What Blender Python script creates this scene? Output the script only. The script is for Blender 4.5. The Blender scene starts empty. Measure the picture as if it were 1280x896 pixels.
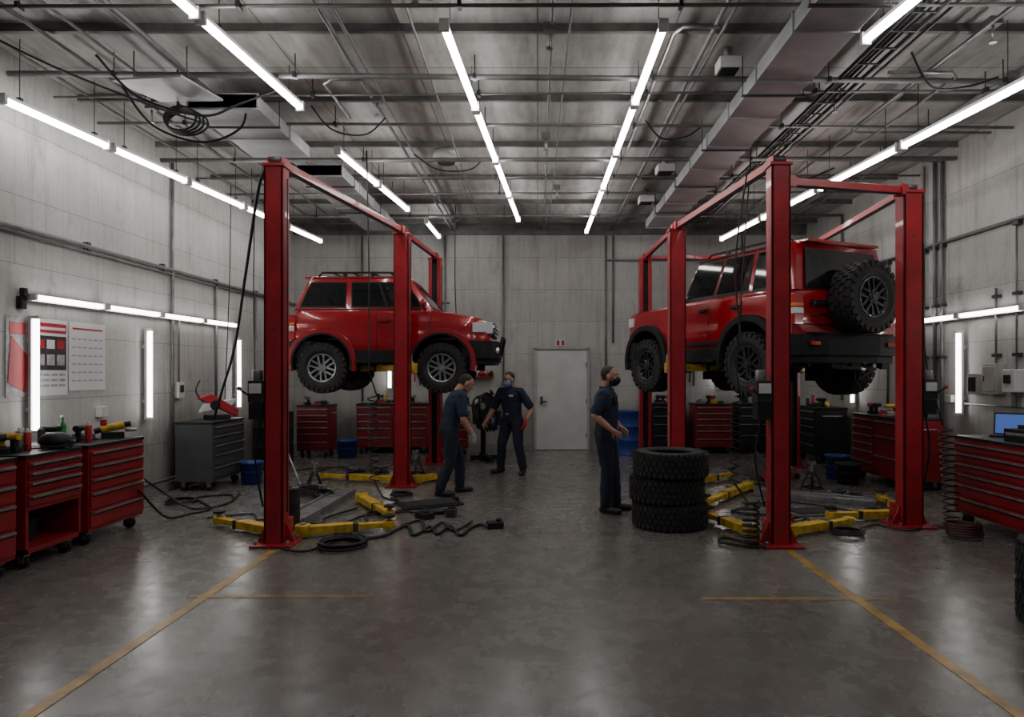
import bpy,bmesh,math,random
import mathutils
from mathutils import Vector,Matrix,Euler
random.seed(7)
S=bpy.context.scene
PI=math.pi
V=Vector
# ---------------------------------------------------------------- materials
MC={}
def M(name,col,rough=.5,metal=0.,var=.12,scale=6.,emit=0.,coat=0.,bump=0.,rv=.08,detail=4,spec=.5):
    if name in MC: return MC[name]
    m=bpy.data.materials.new(name); m.use_nodes=True
    nt=m.node_tree; N=nt.nodes; L=nt.links
    b=N['Principled BSDF']
    c=(col[0],col[1],col[2],1)
    b.inputs['Base Color'].default_value=c
    b.inputs['Roughness'].default_value=rough
    b.inputs['Metallic'].default_value=metal
    b.inputs['Coat Weight'].default_value=coat
    b.inputs['Specular IOR Level'].default_value=spec
    if emit>0:
        b.inputs['Emission Color'].default_value=c
        b.inputs['Emission Strength'].default_value=emit
    else:
        tc=N.new('ShaderNodeTexCoord'); no=N.new('ShaderNodeTexNoise')
        no.inputs['Scale'].default_value=scale; no.inputs['Detail'].default_value=detail
        L.new(tc.outputs['Object'],no.inputs['Vector'])
        r=N.new('ShaderNodeValToRGB')
        r.color_ramp.elements[0].position=.3; r.color_ramp.elements[1].position=.7
        r.color_ramp.elements[0].color=tuple(max(0,x*(1-var)) for x in col)+(1,)
        r.color_ramp.elements[1].color=tuple(min(1,x*(1+var)) for x in col)+(1,)
        L.new(no.outputs['Fac'],r.inputs['Fac']); L.new(r.outputs['Color'],b.inputs['Base Color'])
        mr=N.new('ShaderNodeMapRange')
        mr.inputs['To Min'].default_value=max(.02,rough-rv); mr.inputs['To Max'].default_value=min(1,rough+rv)
        L.new(no.outputs['Fac'],mr.inputs['Value']); L.new(mr.outputs['Result'],b.inputs['Roughness'])
        if bump>0:
            bp=N.new('ShaderNodeBump'); bp.inputs['Strength'].default_value=bump; bp.inputs['Distance'].default_value=.01
            L.new(no.outputs['Fac'],bp.inputs['Height']); L.new(bp.outputs['Normal'],b.inputs['Normal'])
    MC[name]=m; return m
RED=M('lift_red_paint',(.33,.008,.016),.38,0,.22,5,coat=.2)
CARRED=M('car_paint_red',(.33,.003,.009),.2,.1,.06,2,coat=1.,rv=.03)
CHRED=M('cabinet_red',(.22,.008,.013),.38,0,.2,4,coat=.2)
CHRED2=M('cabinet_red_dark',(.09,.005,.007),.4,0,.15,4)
YEL=M('arm_yellow',(.54,.34,.02),.5,0,.4,12)
BLK=M('black_plastic',(.010,.010,.011),.5,0,.3,10,spec=.35)
TRIM=M('black_textured_trim',(.013,.013,.014),.75,0,.3,10,spec=.3)
RUB=M('tire_rubber',(.022,.022,.022),.7,0,.3,14,bump=.2,spec=.4)
GLASS=M('tinted_glass',(.008,.010,.011),.05,0,.1,2,coat=.3,rv=.02)
CHR=M('chrome',(.6,.6,.62),.18,1,.08,5)
STEEL=M('steel_worn',(.30,.30,.30),.42,.8,.3,9)
DSTEEL=M('dark_steel',(.06,.06,.065),.45,.6,.3,8)
GREYC=M('cabinet_grey',(.055,.06,.062),.45,0,.15,5)
DGREY=M('dark_grey',(.022,.023,.025),.6,0,.2,6,spec=.3)
WHT=M('white_paint',(.58,.58,.56),.5,0,.08,3)
GALV=M('galvanised_duct',(.36,.37,.38),.42,.35,.25,2.5,bump=.6)
PIPE=M('conduit_grey',(.17,.17,.17),.5,.4,.25,6)
DBEAM=M('beam_dark',(.13,.13,.125),.6,.2,.3,5)
NAVY=M('uniform_navy',(.011,.018,.046),.85,0,.3,14,bump=.25)
NAVY2=M('uniform_navy_trousers',(.011,.015,.033),.88,0,.3,14,bump=.25)
SKIN=M('skin',(.42,.21,.145),.55,0,.08,20)
HAIR=M('hair_dark',(.018,.012,.009),.7,0,.4,60,bump=.5)
MASKB=M('mask_blue',(.14,.3,.52),.8,0,.08,30)
MASKK=M('mask_black',(.012,.012,.014),.8,0,.2,30)
BOOT=M('boot_black',(.010,.009,.009),.5,0,.3,20)
GLOVEG=M('glove_grey',(.3,.31,.32),.8,0,.15,30)
GLOVER=M('glove_red',(.5,.015,.02),.7,0,.15,30)
BLUE=M('blue_plastic',(.014,.04,.22),.45,0,.15,6)
GREEN=M('green_glass',(.01,.12,.03),.15,0,.1,6)
LAMP=M('lamp_clear',(.72,.74,.77),.12,.3,.05,10)
TAIL=M('tail_light_red',(.4,.006,.01),.15,0,.1,10,coat=1)
AMB=M('indicator_amber',(.7,.2,.02),.2,0,.1,10)
TUBE=M('tube_glow',(1.,.98,.95),.5,emit=22.)
TUBEW=M('tube_glow_wall',(1.,.98,.95),.5,emit=12.)
SCREEN=M('laptop_screen',(.05,.1,.32),.4,emit=.8)
PAPER=M('poster_paper',(.60,.60,.61),.6,0,.04,4)
PRED=M('poster_red',(.38,.015,.025),.5,0,.1,6)
PBLK=M('poster_dark',(.03,.025,.025),.5,0,.6,14)
PGRY=M('poster_grey',(.32,.32,.33),.6,0,.3,20)
EYEW=M('eye_white',(.5,.48,.45),.3,0,.03,20)
LINE=M('floor_paint_yellow',(.36,.22,.06),.34,0,.5,9)
CORK=M('rag_cloth',(.35,.3,.25),.9,0,.3,12)
BEIGE=M('box_beige',(.38,.37,.34),.5)
# ------------------------------------------------------------ mesh builder
def frame(d):
    d=d.normalized(); u=V((0,0,1)) if abs(d.z)<.9 else V((1,0,0))
    a=d.cross(u).normalized(); b=d.cross(a).normalized(); return a,b
class B:
    def __init__(s): s.bm=bmesh.new(); s.mats=[]; s.T=Matrix()
    def mi(s,m):
        if m not in s.mats: s.mats.append(m)
        return s.mats.index(m)
    def loft(s,rings,mat,cap=True,smooth=True,closed=True):
        i=s.mi(mat); R=[[s.bm.verts.new(s.T@V(p)) for p in r] for r in rings]
        n=len(R[0])
        for a,b in zip(R[:-1],R[1:]):
            for k in range(n if closed else n-1):
                f=s.bm.faces.new((a[k],a[(k+1)%n],b[(k+1)%n],b[k])); f.material_index=i; f.smooth=smooth
        if cap:
            for r in (R[0],R[-1]):
                try: f=s.bm.faces.new(r); f.material_index=i
                except Exception: pass
    def box(s,c,sz,mat,rot=None):
        c=V(c); h=[x/2 for x in sz]; m=Matrix.Translation(c)
        if rot is not None: m=m@(Euler(rot).to_matrix().to_4x4() if not isinstance(rot,(int,float)) else Matrix.Rotation(rot,4,'Z'))
        r=[[m@V((sx*h[0],sy*h[1],z*h[2])) for sx,sy in((-1,-1),(1,-1),(1,1),(-1,1))] for z in(-1,1)]
        s.loft(r,mat,smooth=False)
    def cyl(s,a,b,r,mat,r2=None,seg=16,smooth=True):
        a=V(a);b=V(b); u,v=frame(b-a); r2=r if r2 is None else r2
        s.loft([[p+(u*math.cos(t)+v*math.sin(t))*q for t in [2*PI*k/seg for k in range(seg)]] for p,q in((a,r),(b,r2))],mat,smooth=smooth)
    def tube(s,pts,r,mat,seg=6):
        pts=[V(p) for p in pts]; rings=[]; u=None
        for k,p in enumerate(pts):
            d=(pts[min(k+1,len(pts)-1)]-pts[max(k-1,0)])
            if d.length<1e-6: d=V((0,0,1))
            d.normalize()
            if u is None: u,_=frame(d)
            u=(u-d*u.dot(d))
            if u.length<1e-4: u,_=frame(d)
            u.normalize(); v=d.cross(u)
            rings.append([p+(u*math.cos(t)+v*math.sin(t))*r for t in [2*PI*j/seg for j in range(seg)]])
        s.loft(rings,mat)
    def lathe(s,prof,o,ax,mat,seg=32,smooth=True,cap=False,loop=False):
        o=V(o);ax=V(ax).normalized();u,v=frame(ax)
        if loop: prof=list(prof)+[prof[0]]
        s.loft([[o+ax*h+(u*math.cos(t)+v*math.sin(t))*max(r,1e-4) for t in [2*PI*k/seg for k in range(seg)]] for r,h in prof],mat,cap=cap,smooth=smooth)
    def ell(s,c,r,mat,seg=14,rot=None):
        c=V(c); rm=Euler(rot).to_matrix() if rot else Matrix.Identity(3)
        rings=[]
        for k in range(1,9):
            ph=PI*k/9
            rings.append([c+rm@V((r[0]*math.sin(ph)*math.cos(t),r[1]*math.sin(ph)*math.sin(t),r[2]*math.cos(ph))) for t in [2*PI*j/seg for j in range(seg)]])
        s.loft(rings,mat)
    def cap_(s,a,b,ra,rb,mat,seg=12):
        a=V(a);b=V(b);d=b-a
        if d.length<1e-5: d=V((0,0,1e-4))
        u,v=frame(d);d=d.normalized(); rings=[]
        for c,r,ks in((a,ra,(-80,-50,-20,0)),(b,rb,(0,20,50,80))):
            for g in ks:
                g=math.radians(g); q=r*math.cos(g); p=c+d*r*math.sin(g)
                rings.append([p+(u*math.cos(t)+v*math.sin(t))*q for t in [2*PI*k/seg for k in range(seg)]])
        s.loft(rings,mat)
    def patch(s,q,u0,u1,v0,v1,mat,off=.006,th=.02,flip=1):
        q=[V(p) for p in q]
        def P(u,v): return (q[0].lerp(q[1],u)).lerp(q[3].lerp(q[2],u),v)
        n=(q[1]-q[0]).cross(q[3]-q[0]).normalized()*flip
        c=[P(u0,v0),P(u1,v0),P(u1,v1),P(u0,v1)]
        s.loft([[p-n*(th-off) for p in c],[p+n*off for p in c]],mat,smooth=False)
    def arc(s,cx,cz,r0,r1,y0,y1,a0,a1,mat,seg=20):
        rings=[]
        for k in range(seg+1):
            t=math.radians(a0+(a1-a0)*k/seg); c,n=math.cos(t),math.sin(t)
            rings.append([(cx+r0*c,y0,cz+r0*n),(cx+r1*c,y0,cz+r1*n),(cx+(r1-.01)*c,y1,cz+(r1-.01)*n),(cx+r0*c,y1,cz+r0*n)])
        s.loft(rings,mat,smooth=False)
    def strip(s,outer,inner,z0,z1,mat):
        s.loft([[(o[0],o[1],z0),(o[0],o[1],z1),(i[0],i[1],z1),(i[0],i[1],z0)] for o,i in zip(outer,inner)],mat,smooth=False)
    def mesh(s,name):
        bmesh.ops.recalc_face_normals(s.bm,faces=s.bm.faces)
        me=bpy.data.meshes.new(name); s.bm.to_mesh(me); s.bm.free()
        for m in s.mats: me.materials.append(m)
        return me
    def done(s,name,loc=(0,0,0),rz=0,parent=None,bevel=0,seg=2,rot=None):
        o=bpy.data.objects.new(name,s.mesh(name)); S.collection.objects.link(o)
        o.location=loc; o.rotation_euler=rot if rot else (0,0,rz)
        if parent: o.parent=parent
        if bevel:
            m=o.modifiers.new('bevel','BEVEL'); m.width=bevel; m.segments=seg; m.limit_method='ANGLE'; m.angle_limit=math.radians(40)
        return o
def empty(name,loc=(0,0,0),rz=0):
    e=bpy.data.objects.new(name,None); S.collection.objects.link(e); e.location=loc; e.rotation_euler=(0,0,rz); e.empty_display_size=.1; return e
def evalmesh(o):
    bpy.context.view_layer.update()
    dg=bpy.context.evaluated_depsgraph_get()
    return bpy.data.meshes.new_from_object(o.evaluated_get(dg))
def smoothpath(pts,n=8):
    pts=[V(p) for p in pts]; out=[]
    P=[pts[0]]+pts+[pts[-1]]
    for i in range(1,len(P)-2):
        a,b,c,d=P[i-1],P[i],P[i+1],P[i+2]
        for k in range(n):
            t=k/n
            out.append(.5*((2*b)+(c-a)*t+(2*a-5*b+4*c-d)*t*t+(3*b-a-3*c+d)*t**3))
    out.append(pts[-1]); return out
# ---------------------------------------------------------------- room
XL,XR,YB,YF,ZC=-5.0,5.5,14.0,-3.0,4.62
def surf(name,kind):
    m=bpy.data.materials.new(name); m.use_nodes=True; nt=m.node_tree;N=nt.nodes;L=nt.links;b=N['Principled BSDF']
    tc=N.new('ShaderNodeTexCoord')
    def noise(sc,det=6,dist=0,st=None,rough=.6):
        n=N.new('ShaderNodeTexNoise'); n.inputs['Scale'].default_value=sc;n.inputs['Detail'].default_value=det;n.inputs['Distortion'].default_value=dist;n.inputs['Roughness'].default_value=rough
        if st:
            mp=N.new('ShaderNodeMapping'); mp.inputs['Scale'].default_value=st; L.new(tc.outputs['Object'],mp.inputs['Vector']); L.new(mp.outputs['Vector'],n.inputs['Vector'])
        else: L.new(tc.outputs['Object'],n.inputs['Vector'])
        return n.outputs['Fac']
    def ramp(f,p0,c0,p1,c1):
        r=N.new('ShaderNodeValToRGB'); r.color_ramp.elements[0].position=p0; r.color_ramp.elements[1].position=p1
        r.color_ramp.elements[0].color=(*c0,1); r.color_ramp.elements[1].color=(*c1,1); L.new(f,r.inputs['Fac']); return r.outputs['Color']
    def mul(a,bc,f=1.):
        x=N.new('ShaderNodeMix'); x.data_type='RGBA'; x.blend_type='MULTIPLY'; x.inputs['Factor'].default_value=f
        L.new(a,x.inputs['A']); L.new(bc,x.inputs['B']); return x.outputs['Result']
    if kind=='floor':
        c=ramp(noise(.6,8,.6),.3,(.112,.105,.094),.72,(.178,.169,.154))
        c=mul(c,ramp(noise(6,10,.2),.3,(.80,.80,.80),.65,(1.06,1.06,1.06)))
        c=mul(c,ramp(noise(2.6,12,1.2,rough=.8),.32,(.68,.66,.64),.42,(1,1,1)),.8)
        c=mul(c,ramp(noise(22,4,0,(1,.12,1)),.30,(.78,.77,.75),.4,(1,1,1)),.6)
        L.new(c,b.inputs['Base Color'])
        mr=N.new('ShaderNodeMapRange'); mr.inputs['From Min'].default_value=.3; mr.inputs['From Max'].default_value=.7; mr.inputs['To Min'].default_value=.19; mr.inputs['To Max'].default_value=.34
        L.new(noise(5.,10,.3),mr.inputs['Value']); L.new(mr.outputs['Result'],b.inputs['Roughness'])
        b.inputs['Specular IOR Level'].default_value=.65
        h=noise(9,8)
        bs=.035
    elif kind=='ceil':
        c=ramp(noise(.9,8,.8),.3,(.27,.262,.245),.7,(.52,.51,.485))
        c=mul(c,ramp(noise(3,10,.3,(3,.5,1)),.32,(.6,.59,.57),.6,(1,1,1)))
        br=N.new('ShaderNodeTexBrick'); br.inputs['Scale'].default_value=1; br.offset=0
        br.inputs['Color1'].default_value=(1,1,1,1);br.inputs['Color2'].default_value=(.78,.78,.78,1);br.inputs['Mortar'].default_value=(.3,.3,.3,1)
        br.inputs['Mortar Size'].default_value=.008; br.inputs['Brick Width'].default_value=1.2; br.inputs['Row Height'].default_value=.75
        L.new(tc.outputs['Object'],br.inputs['Vector']); c=mul(c,br.outputs['Color'])
        L.new(c,b.inputs['Base Color']); b.inputs['Roughness'].default_value=.42
        h=br.outputs['Fac']; bs=.1
    else:
        c=ramp(noise(.8,8,.6),.3,(.37,.365,.35),.7,(.52,.515,.50))
        c=mul(c,ramp(noise(1.2,12,1.2,(2.5,2.5,.6),rough=.7),.3,(.62,.61,.585),.45,(1,1,1)),.85)
        c=mul(c,ramp(noise(14,8,.2),.3,(.9,.9,.9),.6,(1,1,1)))
        c=mul(c,ramp(noise(5,8,.4,(2.,2.,.12)),.34,(.78,.765,.735),.5,(1,1,1)),.7)
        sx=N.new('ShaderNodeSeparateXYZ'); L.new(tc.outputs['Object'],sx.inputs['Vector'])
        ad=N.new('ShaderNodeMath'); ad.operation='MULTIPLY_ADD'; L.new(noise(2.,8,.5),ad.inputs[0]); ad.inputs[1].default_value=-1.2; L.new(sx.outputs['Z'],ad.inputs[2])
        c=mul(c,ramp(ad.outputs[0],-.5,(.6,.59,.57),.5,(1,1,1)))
        cb=N.new('ShaderNodeCombineXYZ'); L.new(sx.outputs['X' if kind=='wallx' else 'Y'],cb.inputs['X']); L.new(sx.outputs['Z'],cb.inputs['Y'])
        br=N.new('ShaderNodeTexBrick'); br.offset=.5
        br.inputs['Scale'].default_value=1
        br.inputs['Color1'].default_value=(1,1,1,1);br.inputs['Color2'].default_value=(.93,.93,.92,1);br.inputs['Mortar'].default_value=(.55,.54,.52,1)
        br.inputs['Mortar Size'].default_value=.006;br.inputs['Mortar Smooth'].default_value=.6; br.inputs['Brick Width'].default_value=2.6; br.inputs['Row Height'].default_value=.66
        L.new(cb.outputs['Vector'],br.inputs['Vector']); c=mul(c,br.outputs['Color'])
        L.new(c,b.inputs['Base Color']); b.inputs['Roughness'].default_value=.7
        h=noise(10,8); bs=.15
    bp=N.new('ShaderNodeBump'); bp.inputs['Strength'].default_value=bs; bp.inputs['Distance'].default_value=.02
    L.new(h,bp.inputs['Height']); L.new(bp.outputs['Normal'],b.inputs['Normal'])
    return m
def slab(name,c,sz,mat):
    b=B(); b.box(c,sz,mat); return b.done(name)
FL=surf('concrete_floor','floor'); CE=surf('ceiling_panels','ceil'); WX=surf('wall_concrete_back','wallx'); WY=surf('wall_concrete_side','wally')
cy=(YB+YF)/2; ly=YB-YF
slab('floor',((XL+XR)/2,cy,-.05),(XR-XL+.4,ly+.4,.1),FL)
slab('ceiling',((XL+XR)/2,cy,ZC+.05),(XR-XL+.4,ly+.4,.1),CE)
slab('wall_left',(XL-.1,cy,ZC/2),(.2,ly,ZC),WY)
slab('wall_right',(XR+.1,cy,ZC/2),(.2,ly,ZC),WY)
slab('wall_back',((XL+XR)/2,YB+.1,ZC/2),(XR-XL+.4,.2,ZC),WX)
BBM=M('baseboard_grey',(.2,.2,.19),.7)
for n,c,sz in(('baseboard_left',(XL+.012,cy,.06),(.024,ly,.12)),('baseboard_right',(XR-.012,cy,.06),(.024,ly,.12)),):
    slab(n,c,sz,BBM)
b=B(); b.box(((XL-.06)/2,YB-.012,.06),(-.06-XL-.1,.024,.12),BBM); b.box(((1.08+XR)/2,YB-.012,.06),(XR-1.2,.024,.12),BBM); b.done('baseboard_back')
b=B(); b.box((-2.37,2.6,.002),(.075,7.0,.004),LINE); b.done('floor_marking_line')
b=B(); b.box((2.25,2.6,.002),(.075,7.0,.004),LINE); b.done('floor_marking_line')
LN2=M('floor_paint_faded',(.26,.175,.075),.34,0,.4,9)
b=B(); b.box((-1.83,4.85,.0015),(1.32,.06,.003),LN2); b.done('floor_marking_line')
b=B(); b.box((1.82,4.8,.0015),(1.32,.06,.003),LN2); b.done('floor_marking_line')
# door
b=B(); fr=M('door_frame_paint',(.38,.38,.37),.5); dm=M('door_paint',(.60,.60,.585),.45,0,.08,3)
b.box((.495,YB-.02,1.03),(1.04,.038,2.04),dm)
for x in(-.05,1.04): b.box((x,YB-.037,1.05),(.05,.07,2.1),fr)
b.box((.495,YB-.037,2.09),(1.15,.07,.05),fr)
b.box((.08,YB-.06,1.02),(.05,.05,.16),DSTEEL); b.cyl((.08,YB-.06,1.0),(.08,YB-.1,1.0),.012,DSTEEL); b.box((.13,YB-.1,1.0),(.13,.02,.025),DSTEEL)
for z in(.3,1.0,1.75): b.box((1.0,YB-.05,z),(.03,.03,.1),STEEL)
b.done('door_1',bevel=.004)
b=B(); b.box((.47,YB-.03,2.2),(.2,.05,.14),WHT); b.box((.42,YB-.058,2.2),(.06,.006,.1),PRED); b.box((.52,YB-.058,2.2),(.06,.006,.1),PRED); b.box((.47,YB-.058,2.12),(.17,.006,.012),PRED); b.done('exit_sign',bevel=.004)
# ceiling beams
b=B()
y=-1.6
while y<13.8:
    b.box(((XL+XR)/2,y,ZC-.035),(XR-XL,.022,.07),DBEAM); b.box(((XL+XR)/2,y,ZC-.07),(XR-XL,.045,.01),DBEAM); y+=1.5
b.done('ceiling_beams')
b=B(); b.box(((XL+XR)/2,YB-.05,ZC-.1),(XR-XL,.1,.2),DBEAM); b.done('trim_1')
# conduits
b=B()
for x,r in((-4.7,.014),(-4.2,.02),(-3.9,.014),(-3.35,.03),(-1.75,.02),(-1.62,.014),(-1.0,.012),(.12,.016),(.32,.01),(1.5,.02),(1.62,.014),(3.1,.03),(3.3,.014),(3.75,.02),(4.7,.028),(4.9,.014)):
    b.cyl((x,-1,ZC-.12),(x+random.uniform(-.12,.12),YB-.02,ZC-.12),r,PIPE,seg=8)
for y,r,z in((3.6,.02,.2),(4.6,.03,.22),(4.75,.012,.2),(5.25,.016,.2),(6.4,.028,.21),(7.0,.012,.19),(7.7,.018,.2),(9.0,.03,.22),(9.9,.014,.2),(10.8,.018,.2),(12.3,.025,.2)):
    dy=random.uniform(-.2,.2)
    b.cyl((XL+.02,y,ZC-z),(XR-.02,y+dy,ZC-z),r,PIPE,seg=8)
    for k in range(6):
        t=(1.0+k*1.7)/(XR-XL); x=XL+t*(XR-XL); b.cyl((x,y+dy*t,ZC-z),(x,y+dy*t,ZC),.006,DSTEEL,seg=5); b.box((x,y+dy*t,ZC-z),(.03,.07,.05),DSTEEL)
for x,y in((-2.1,4.9),(.1,5.7),(.1,8.3),(-1.7,7.2),(3.1,7.1),(3.1,9.7),(1.5,4.4),(-.9,5.0),(3.75,5.6),(4.6,6.6),(.3,10.6),(-4.2,7.4)):
    b.box((x,y,ZC-.14),(.1,.1,.06),PIPE); b.cyl((x,y,ZC-.3),(x,y,ZC-.16),.012,STEEL,seg=8); b.cyl((x,y,ZC-.31),(x,y,ZC-.3),.03,STEEL,seg=10)
for pts in([(3.1,5.0,4.45),(3.6,5.0,4.45),(3.7,5.1,4.45),(3.7,8.0,4.45),(3.8,8.1,4.45),(5.4,8.1,4.45)],[(3.3,6.4,4.42),(3.9,6.4,4.42),(4.0,6.5,4.42),(4.0,9.0,4.42),(5.4,9.1,4.42)],[(1.5,5.6,4.44),(1.2,5.6,4.44),(1.15,5.7,4.44),(1.15,9.0,4.44)],[(-1.62,6.6,4.44),(-2.0,6.6,4.44),(-2.1,6.7,4.44),(-2.1,7.6,4.44)]):
    b.tube(pts,.016,STEEL,seg=8)
b.done('ceiling_conduits')
# cable tray
b=B()
for x in(2.9,3.12): b.box((x,8.6,ZC-.2),(.015,8.6,.04),DSTEEL)
y=4.4
while y<12.9: b.box((3.01,y,ZC-.212),(.22,.015,.012),DSTEEL); y+=.3
for k in range(3): b.tube(smoothpath([(2.95+k*.05,y,ZC-.19+.01*math.sin(y*3+k)) for y in range(4,14)],3),.011,BLK,seg=5)
for y in(5,7,9,11,12.5):
    for x in(2.9,3.12): b.cyl((x,y,ZC-.2),(x,y,ZC),.006,DSTEEL,seg=5)
b.done('cable_tray')
b=B()
b.cyl((XL+.04,-1,2.98),(XL+.04,13.95,2.98),.028,PIPE,seg=8); b.cyl((XL+.04,5.6,2.93),(XL+.04,12,2.93),.014,PIPE,seg=6)
for y,z0,z1 in((9.25,.2,4.5),(10.5,.9,2.98),(12.0,.1,3.0)):
    b.cyl((XL+.035,y,z0),(XL+.035,y,z1),.022,PIPE,seg=8)
for y in(2,4,6,7.5,9,10.5,12,13.5): b.box((XL+.03,y,2.98),(.06,.05,.1),DSTEEL)
b.cyl((XL+.05,6,.2),(XL+.05,10.,.16),.02,PIPE,seg=8)
b.done('wall_pipe_run')
b=B()
for y,z0,z1,r in((9.35,1.3,4.5,.026),(9.18,1.0,4.5,.026),(12.2,1.1,4.4,.026),(7.2,1.0,3.4,.02),(9.6,1.2,4.5,.014),(8.1,1.7,2.6,.014),(7.75,1.63,3.35,.012),(10.6,1.1,3.35,.02)):
    b.cyl((XR-.04,y,z0),(XR-.04,y,z1),r,PIPE,seg=8)
    for z in(1.8,2.5,3.3):
        if z0<z<z1: b.box((XR-.03,y,z),(.06,.1,.04),DSTEEL)
b.cyl((XR-.04,3,3.35),(XR-.04,13.9,3.35),.02,PIPE,seg=8); b.cyl((XR-.04,6.6,1.2),(XR-.04,9.1,1.2),.012,PIPE,seg=8)
b.done('wall_pipe_run')
b=B()
for x,z0,z1 in((-.7,0.3,4.4),(1.4,.8,4.4),(1.55,2.2,4.4),(-1.9,1.5,4.4),(-3.6,1.0,4.4),(4.2,1,4.4)):
    b.cyl((x,YB-.035,z0),(x,YB-.035,z1),.02,PIPE,seg=8)
b.cyl((-4.9,YB-.04,3.02),(-1.8,YB-.04,3.02),.02,PIPE,seg=8); b.cyl((1.4,YB-.04,3.9),(5.4,YB-.04,3.9),.02,PIPE,seg=8)
b.box((-.7,YB-.05,1.3),(.12,.08,.18),PIPE); b.box((1.4,YB-.05,1.6),(.14,.09,.2),PIPE); b.box((-.7,YB-.05,.45),(.1,.08,.14),WHT)
b.done('wall_pipe_run')
# ducts
def duct(name,x0,x1,y0,y1,z0,z1):
    b=B(); b.box(((x0+x1)/2,(y0+y1)/2,(z0+z1)/2),(x1-x0,y1-y0,z1-z0),GALV)
    y=y0+.01
    while y<=y1:
        b.box(((x0+x1)/2,y,(z0+z1)/2),(x1-x0+.03,.02,z1-z0+.03),GALV); y+=.9
    y=y0+.5
    while y<y1:
        b.box(((x0+x1)/2,y,z0-.02),(x1-x0+.1,.03,.02),DSTEEL)
        for x in(x0-.04,x1+.04): b.cyl((x,y,z0-.02),(x,y,ZC),.006,DSTEEL,seg=5)
        y+=1.6
    return b.done(name,bevel=.004)
duct('air_duct',2.0,2.5,4.4,12.6,4.26,4.40)
duct('air_duct',-3.55,-2.85,6.9,8.5,4.28,4.42)
duct('air_duct',-3.25,-2.65,9.2,12.8,4.26,4.40)
b=B(); b.loft([[(-3.95,6.3,4.3),(-3.2,6.1,4.25),(-3.1,6.7,4.27),(-3.8,6.85,4.32)],[(-3.95,6.3,4.32),(-3.2,6.1,4.27),(-3.1,6.7,4.29),(-3.8,6.85,4.34)]],GALV,smooth=False)
for p in((-3.8,6.4,4.3),(-3.25,6.3,4.27)): b.cyl(p,(p[0],p[1],ZC),.006,DSTEEL,seg=5)
b.done('ceiling_sheet_panel')
def vent(x,y,s=.3):
    b=B(); b.box((x,y,ZC-.16),(s,s,.1),WHT); 
    for k in range(5): b.box((x,y-s*.36+k*s*.18,ZC-.215),(s*.85,s*.05,.02),DGREY)
    b.cyl((x,y,ZC-.1),(x,y,ZC),.05,STEEL); b.done('ceiling_vent',bevel=.004)
vent(1.78,6.35,.2); vent(1.8,9.6,.24); vent(1.8,11.3,.24)
b=B(); b.cyl((-1.25,9.3,ZC-.14),(-1.25,9.3,ZC),.2,WHT,r2=.16,seg=24); b.cyl((-1.25,9.3,ZC-.17),(-1.25,9.3,ZC-.13),.12,DGREY,seg=24); b.done('ceiling_diffuser')
# ---------------------------------------------------------------- lights
def tubes(p0,p1,n,mat=TUBE,gap=.05,w=.07,wires=True,wall=None):
    p0=V(p0);p1=V(p1);d=p1-p0;L=d.length;u=d/L;seg=(L-gap*(n-1))/n
    side=u.cross(V((0,0,1)))
    if side.length<.1: side=V((0,1,0))
    side.normalize(); up=side.cross(u).normalized()
    if wall: up=V(wall)*-1; side=u.cross(up).normalized(); up=-V(wall)
    for k in range(n):
        a=p0+u*(k*(seg+gap)); c=a+u*seg; b=B()
        def sec(p,w2,h0,h1): return [p-side*w2+up*h0,p+side*w2+up*h0,p+side*w2+up*h1,p-side*w2+up*h1]
        R=w/2
        hw=w*.62 if wall else w*.3
        b.loft([sec(a,hw,R*.8,R*.8+.03),sec(c,hw,R*.8,R*.8+.03)],WHT,smooth=False)
        for q,e in((a,u*.03),(c,-u*.03)): b.loft([sec(q,w*.55,-.038,.06),sec(q+e,w*.55,-.038,.06)],WHT,smooth=False)
        def rg(p): return [p+side*R*math.cos(t)+up*(R*.85*math.sin(t)) for t in [2*PI*j/10 for j in range(10)]]
        b.loft([rg(a+u*.03),rg(c-u*.03)],mat)
        if wires and not wall:
            for t in(.15,.85):
                q=a.lerp(c,t)+up*.05; b.cyl(q,(q.x,q.y,ZC),.004,DSTEEL,seg=5); b.box(q+V((0,0,.02)),(.04,.04,.03),DSTEEL)
        if wall:
            for t in(.2,.8):
                q=a.lerp(c,t); b.box(q+up*.07,(.04,.04,.04),WHT)
        b.done('fluorescent_light')
tubes((-.73,5.3,4.3),(-.34,12.1,4.3),4)
tubes((.985,5.3,4.3),(.94,13.1,4.3),5)
tubes((-2.75,3.4,4.3),(-2.42,6.95,4.3),2)
tubes((-2.36,8.0,4.2),(-2.08,10.9,4.2),2)
tubes((-2.0,12.2,4.3),(-1.97,13.6,4.3),1)
tubes((2.85,3.9,4.3),(2.67,5.55,4.3),1)
tubes((-4.72,5.98,4.0),(-3.98,12.5,4.0),5)
tubes((4.25,3.9,4.0),(3.32,12.3,4.0),5)
tubes((-.8,.2,4.3),(-.78,3.4,4.3),2)  # added row above the camera, out of view, to brighten the foreground
tubes((1.0,.2,4.3),(.99,3.4,4.3),2)  # matching added row, out of view, fill for foreground and front posts
wl=(1,0,0)
tubes((XL+.09,6.6,2.33),(XL+.09,11.1,2.36),4,TUBEW,wall=wl,w=.055)
for y in(6.66,8.62,11.2): tubes((XL+.09,y,1.0),(XL+.09,y,2.15),1,TUBEW,wall=wl,w=.06)
wr=(-1,0,0)
tubes((XR-.09,5.2,2.32),(XR-.09,9.9,2.32),4,TUBEW,wall=wr,w=.055)
for y in(8.75,11.7): tubes((XR-.09,y,1.05),(XR-.09,y,2.13),1,TUBEW,wall=wr,w=.06)
wb_=(0,-1,0)
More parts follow.
